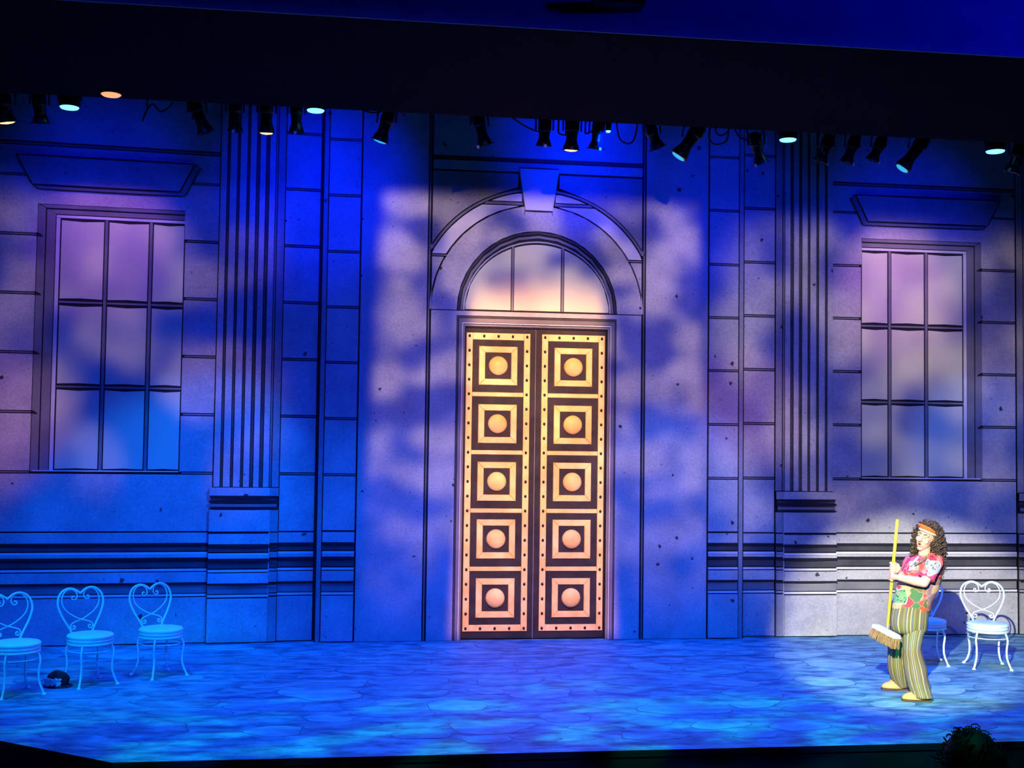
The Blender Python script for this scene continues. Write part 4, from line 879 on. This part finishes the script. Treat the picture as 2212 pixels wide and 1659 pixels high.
# ---- trousers: seat and two wide legs, striped along their length
w_s = resample([(1968, 1308, 38, 0.132, 0.0), (1966, 1316, 39.5, 0.140, -0.005), (1964, 1330, 40.5, 0.150, -0.012), (1963, 1348, 40, 0.155, -0.02), (1964, 1366, 36, 0.130, -0.02)], 8)
VA, FA, AA = loft([(pp(x, y, dy), hw*SP, hd, XA, YA) for x, y, hw, hd, dy in w_s], 40, 0.03, 2)
ll = resample([(1970, 1336, 9, 0.04, -0.02), (1977, 1350, 21.5, 0.085, -0.045), (1974, 1368, 21, 0.096, -0.075), (1970, 1402, 19, 0.095, -0.14), (1976, 1440, 23, 0.105, -0.17), (1981, 1468, 23, 0.105, -0.19), (1987, 1490, 22, 0.095, -0.205), (1992, 1506, 21.5, 0.085, -0.215)], 26)
VB, FB, AB = loft([(pp(x, y, dy), hw*SP, hd, XA, YA) for x, y, hw, hd, dy in ll], 32, 0.10, 7)
rl_ = resample([(1958, 1336, 9, 0.04, 0.02), (1947, 1350, 21.0, 0.088, 0.05), (1942, 1370, 21, 0.10, 0.09), (1938.5, 1405, 20.5, 0.095, 0.12), (1939, 1435, 22, 0.10, 0.16), (1942, 1458, 21, 0.095, 0.20), (1946, 1474, 17, 0.08, 0.225), (1949, 1484, 12, 0.06, 0.235)], 26)
VC, FC, AC = loft([(pp(x, y, dy), hw*SP, hd, XA, YA) for x, y, hw, hd, dy in rl_], 32, 0.10, 4)
VV, FF = merge([(VA, FA), (VB, FB), (VC, FC)])
tr = link_mesh('trousers', VV, FF, M['trouser'], man, True)
at = tr.data.attributes.new('around', 'FLOAT', 'POINT')
def around(A): return [abs(((a+0.25) % 1.0)-0.5)*2*1.0 for a in A]     # mirror so that no seam shows
for i, v in enumerate(around(AA)+around(AB)+around(AC)): at.data[i].value = v
# ---- sandals
for an in (lan, ran):
    S = []; out = [(0.055, 0.034), (0.03, 0.040), (-0.05, 0.040), (-0.12, 0.047), (-0.17, 0.042), (-0.20, 0.022)]
    pts = [(x, y) for x, y in out]+[(x, -y) for x, y in out[::-1]]; ca, sa = math.cos(0.28), math.sin(0.28)
    g = lambda x, y, z: Vector((an.x+0.015+x*ca-y*sa, an.y+0.005+x*sa+y*ca, z))
    V = [g(x, y, z) for z in (0.0, 0.018) for x, y in pts]; n = len(pts)
    so = link_mesh('sandal', V, [tuple(range(n))[::-1], tuple(range(n, 2*n))]+[(i, (i+1) % n, n+(i+1) % n, n+i) for i in range(n)], M['sole'], man); PLAIN[so.name] = so.location.copy()
    V, F = ellipsoid((0, 0, 0), (0.118, 0.054, 0.074), 18, 10); V = [g(v.x-0.085, v.y, max(0.019, 0.022+v.z*(1.0 if v.x > -0.03 else 0.8))) for v in V]
    link_mesh('upper', V, F, M['sandal'], so, True)
# ---- visor
ring = [hp(0.084*math.cos(a), -0.010+0.103*math.sin(a), 0.072+0.022*math.sin(a)) for a in [2*math.pi*k/36 for k in range(36)]]
V = []; F = []; n = 36
for k in range(n):
    a = 2*math.pi*k/n
    for dz, g_ in ((-0.019, 1.0), (0.019, 0.985), (0.019, 1.05), (-0.019, 1.06)): V.append(hp(0.084*g_*math.cos(a), -0.010+0.103*g_*math.sin(a), 0.056+0.022*math.sin(a)+dz))
for k in range(n):
    for j in range(4): F.append((k*4+j, k*4+(j+1) % 4, ((k+1) % n)*4+(j+1) % 4, ((k+1) % n)*4+j))
vb = mpart('visor', (V, F), M['visorband']); PLAIN[vb.name] = vb.location.copy()
V = []; F = []; n = 20
for k in range(n+1):
    a = R(8)+R(164)*k/n; e = math.sin(math.pi*k/n)
    for q, dz in ((1.0, 0.0), (1.0, 0.006), (1.0+0.62*e**0.7, 0.010*e+0.004), (1.0+0.62*e**0.7, 0.010*e-0.002)):
        V.append(hp(0.086*q*math.cos(a)*(0.9 if q > 1 else 1), -0.010+0.104*(1+(q-1)*0.55)*math.sin(a), 0.050+0.022*math.sin(a)+dz+(q-1)*0.06))
for k in range(n):
    for j in range(4): F.append((k*4+j, k*4+(j+1) % 4, (k+1)*4+(j+1) % 4, (k+1)*4+j))
F += [(0, 1, 2, 3), (n*4, n*4+3, n*4+2, n*4+1)]
mpart('brim', (V, F), M['visor'], vb, False)
# ---- hair: a scalp cap and a few hundred ringlets
def ringlets(hpf, HMx, seed, count, length, fall, face_cut, R0=(0.084, 0.100, 0.098), lim=0.0, cr=(0.010, 0.017), tr=0.0046, tops=True):
    rg = random.Random(seed); out = []
    k = 0
    while k < count:
        u = rg.uniform(-1, 1); a = rg.uniform(0, 2*math.pi); q = math.sqrt(1-u*u); d = Vector((q*math.cos(a), q*math.sin(a), u))
        if d.y > face_cut and d.z < 0.74: continue
        if d.z < -0.75: continue
        k += 1
        p = hpf(d.x*R0[0], -0.014+d.y*R0[1], 0.030+d.z*R0[2]); nrm = (HMx @ Vector((d.x/R0[0], d.y/R0[1], d.z/R0[2]))).normalized()
        L = length*rg.uniform(0.55, 1.15)*(0.30 if d.z > 0.45 else 0.62 if d.z > 0.1 else 1.0); n = max(10, int(L/0.0075)); vel = nrm*1.0+Vector((rg.uniform(-.35, .35), rg.uniform(-.35, .35), rg.uniform(-.1, .3)))
        P = []; c = p-nrm*0.012; ph = rg.uniform(0, 6.28); st = L/n; r = rg.uniform(*cr); pitch = rg.uniform(0.034, 0.050)
        e1 = nrm.orthogonal().normalized()
        for i in range(n):
            t = vel.normalized(); e1 = (e1-t*e1.dot(t)); e1.normalize(); e2 = t.cross(e1); g = 2*math.pi*i*st/pitch+ph; rr = r*min(1, i/4)
            P.append(c+e1*(rr*math.cos(g))+e2*(rr*math.sin(g))); c = c+t*st; vel = vel*0.90+Vector((0, 0, -fall))*0.10+Vector((rg.uniform(-1, 1), rg.uniform(-1, 1), 0))*0.03
        out.append(tube(P, [tr*(1-0.4*i/n) for i in range(n)], 4))
    return out
hair = ringlets(hp, HM, 3, 380, 0.34, 1.7, 0.34, (0.090, 0.104, 0.104))
hair.append(ellipsoid(hp(0, -0.026, 0.036), (0.083, 0.093, 0.095), 18, 12, HM))
mpart('hair', merge(hair), M['hair'])
# ---- the broom itself
br = empty('push_broom', PO, pang); tag(br, 'push broom with a yellow handle and tan bristles, held off the floor by the man', 'broom')
bt = lambda o: None
V, F = tube([B0, B0+bax*0.006, B1-bax*0.004], [0.011, 0.0145, 0.0145], 14); hd_ = link_mesh('handle', V, F, M['yellow'], br, True)
V, F = tube([B1-bax*0.01, B1+bax*0.065], [0.011, 0.013], 12); link_mesh('ferrule', V, F, mat('ferrule_metal', (0.5, 0.5, 0.52), 0.35, 0.7), br, True)
bc = pp(1914.5, 1362.5, -0.165); la = Vector((0.20, -0.26, -0.055)).normalized(); nb = bax.copy(); nb = (nb-la*nb.dot(la)).normalized(); wa = la.cross(nb)
def bb(l, w, d): return bc+la*l+wa*w+nb*d
def tbox(name, l, w, d0, d1, l2, w2, m, bev=0):
    V = [bb(sx*l, sy*w, d0) for sx, sy in ((-1, -1), (1, -1), (1, 1), (-1, 1))]+[bb(sx*l2, sy*w2, d1) for sx, sy in ((-1, -1), (1, -1), (1, 1), (-1, 1))]
    return link_mesh(name, V, [(0, 1, 2, 3), (7, 6, 5, 4), (0, 1, 5, 4), (1, 2, 6, 5), (2, 3, 7, 6), (3, 0, 4, 7)], m, br)
tbox('block', 0.158, 0.034, -0.012, 0.006, 0.165, 0.038, M['block']); tbox('block_core', 0.165, 0.038, 0.006, 0.022, 0.165, 0.038, M['block'])
rb = random.Random(4); tufts = []
for i in range(30):
    for j in range(6):
        l = -0.155+0.31*i/29; w_ = -0.030+0.060*j/5; dl, dw = rb.uniform(-.008, .008), rb.uniform(-.006, .006)
        tufts.append(tube([bb(l, w_, 0.022), bb(l*1.03+dl*.4, w_*1.15+dw*.5, 0.07), bb(l*1.08+dl, w_*1.35+dw, 0.112+rb.uniform(-.006, .006))], [0.0068, 0.0072, 0.0058], 5))
V, F = merge(tufts); o = link_mesh('bristles', V, F, M['bristle'], br); o['kind'] = 'stuff'

# ================================================================== HEAD IN THE AUDIENCE
AO = atY(2095, 1640, -9.0); hc = Vector((AO.x, -9.0, AO.z)); fz = -0.2
aud = empty('person', (hc.x, hc.y, fz)); tag(aud, 'dark silhouette of a curly haired spectator at the bottom right corner', 'person')
M['silh'] = mat('dark_silhouette', (0.010, 0.010, 0.012), 0.9); M['darkhair'] = mat('black_curly_hair', (0.006, 0.005, 0.005), 0.6)  # spectator's silhouette darkness is put into the colour of skin, clothes and seat
M['darkskin'] = mat('skin_in_shade', (0.30, 0.18, 0.12), 0.6)
o0 = Vector((0, 0, hc.z-fz)); ap = lambda x, y, z: o0+Vector((x, y, z))
ps = [ellipsoid(ap(0, 0, 0.0), (0.078, 0.096, 0.105), 18, 12), ellipsoid(ap(0, 0.03, -0.06), (0.06, 0.065, 0.08), 14, 10), capsule(ap(0, -0.01, -0.07), ap(0, -0.02, -0.19), 0.055, 0.06), capsule(ap(-0.16, -0.02, -0.26), ap(0.16, -0.02, -0.26), 0.07, 0.07, 16),
      capsule(ap(0, -0.02, -0.24), ap(0, -0.02, -0.62), 0.15, 0.16, 20), capsule(ap(0, 0.02, -0.60), ap(0, 0.0, -0.72), 0.17, 0.16, 20), ellipsoid(ap(0, 0.108, -0.03), (0.015, 0.02, 0.02), 8, 6)]
for sx in (-1, 1):
    ps += chain([(ap(sx*0.19, -0.02, -0.27), 0.055), (ap(sx*0.25, 0.05, -0.55), 0.045), (ap(sx*0.14, 0.28, -0.62), 0.032)])
    ps += chain([(ap(sx*0.09, 0.02, -0.72), 0.09), (ap(sx*0.11, 0.42, -0.72), 0.065), (ap(sx*0.11, 0.44, -1.10), 0.045)])
    ps += [capsule(ap(sx*0.11, 0.42, o0.z*-1+0.042), ap(sx*0.11, 0.62, o0.z*-1+0.036), 0.04, 0.034)]
    for k in range(4): ps.append(capsule(ap(sx*(0.13-0.02*k), 0.30, -0.62), ap(sx*(0.115-0.02*k), 0.38, -0.635), 0.010, 0.008, 8))
ab = remesh('body', ps, 0.009, M['silh'], aud, 2)
I3 = Matrix.Identity(3)
hh = ringlets(lambda x, y, z: ap(x, y+0.0, z-0.01), I3, 9, 210, 0.075, 1.3, 0.62, (0.102, 0.114, 0.116), cr=(0.014, 0.022), tr=0.0036); hh.append(ellipsoid(ap(0, -0.012, 0.012), (0.108, 0.118, 0.118), 18, 12))
V, F = merge(hh); link_mesh('hair', V, F, M['darkhair'], aud, True)
# seat under the spectator
st = empty('theatre_seat', (hc.x, hc.y, fz)); tag(st, 'dark theatre seat under the spectator at the bottom right', 'seat')
def sbox(name, x, y, z, hx, hy, hz): return link_mesh(name, [(x+sx*hx, y+sy*hy, z+sz*hz) for sz in (-1, 1) for sx, sy in ((-1, -1), (1, -1), (1, 1), (-1, 1))], [(0, 1, 2, 3), (7, 6, 5, 4), (0, 1, 5, 4), (1, 2, 6, 5), (2, 3, 7, 6), (3, 0, 4, 7)], M['silh'], st)
zs = o0.z-0.935
sbox('seat_cushion', 0, 0.08, zs, 0.25, 0.25, 0.04); sbox('backrest', 0, -0.26, zs+0.24, 0.25, 0.05, 0.32); sbox('pedestal', 0, 0.0, (zs-0.04)/2, 0.05, 0.12, (zs-0.04)/2)
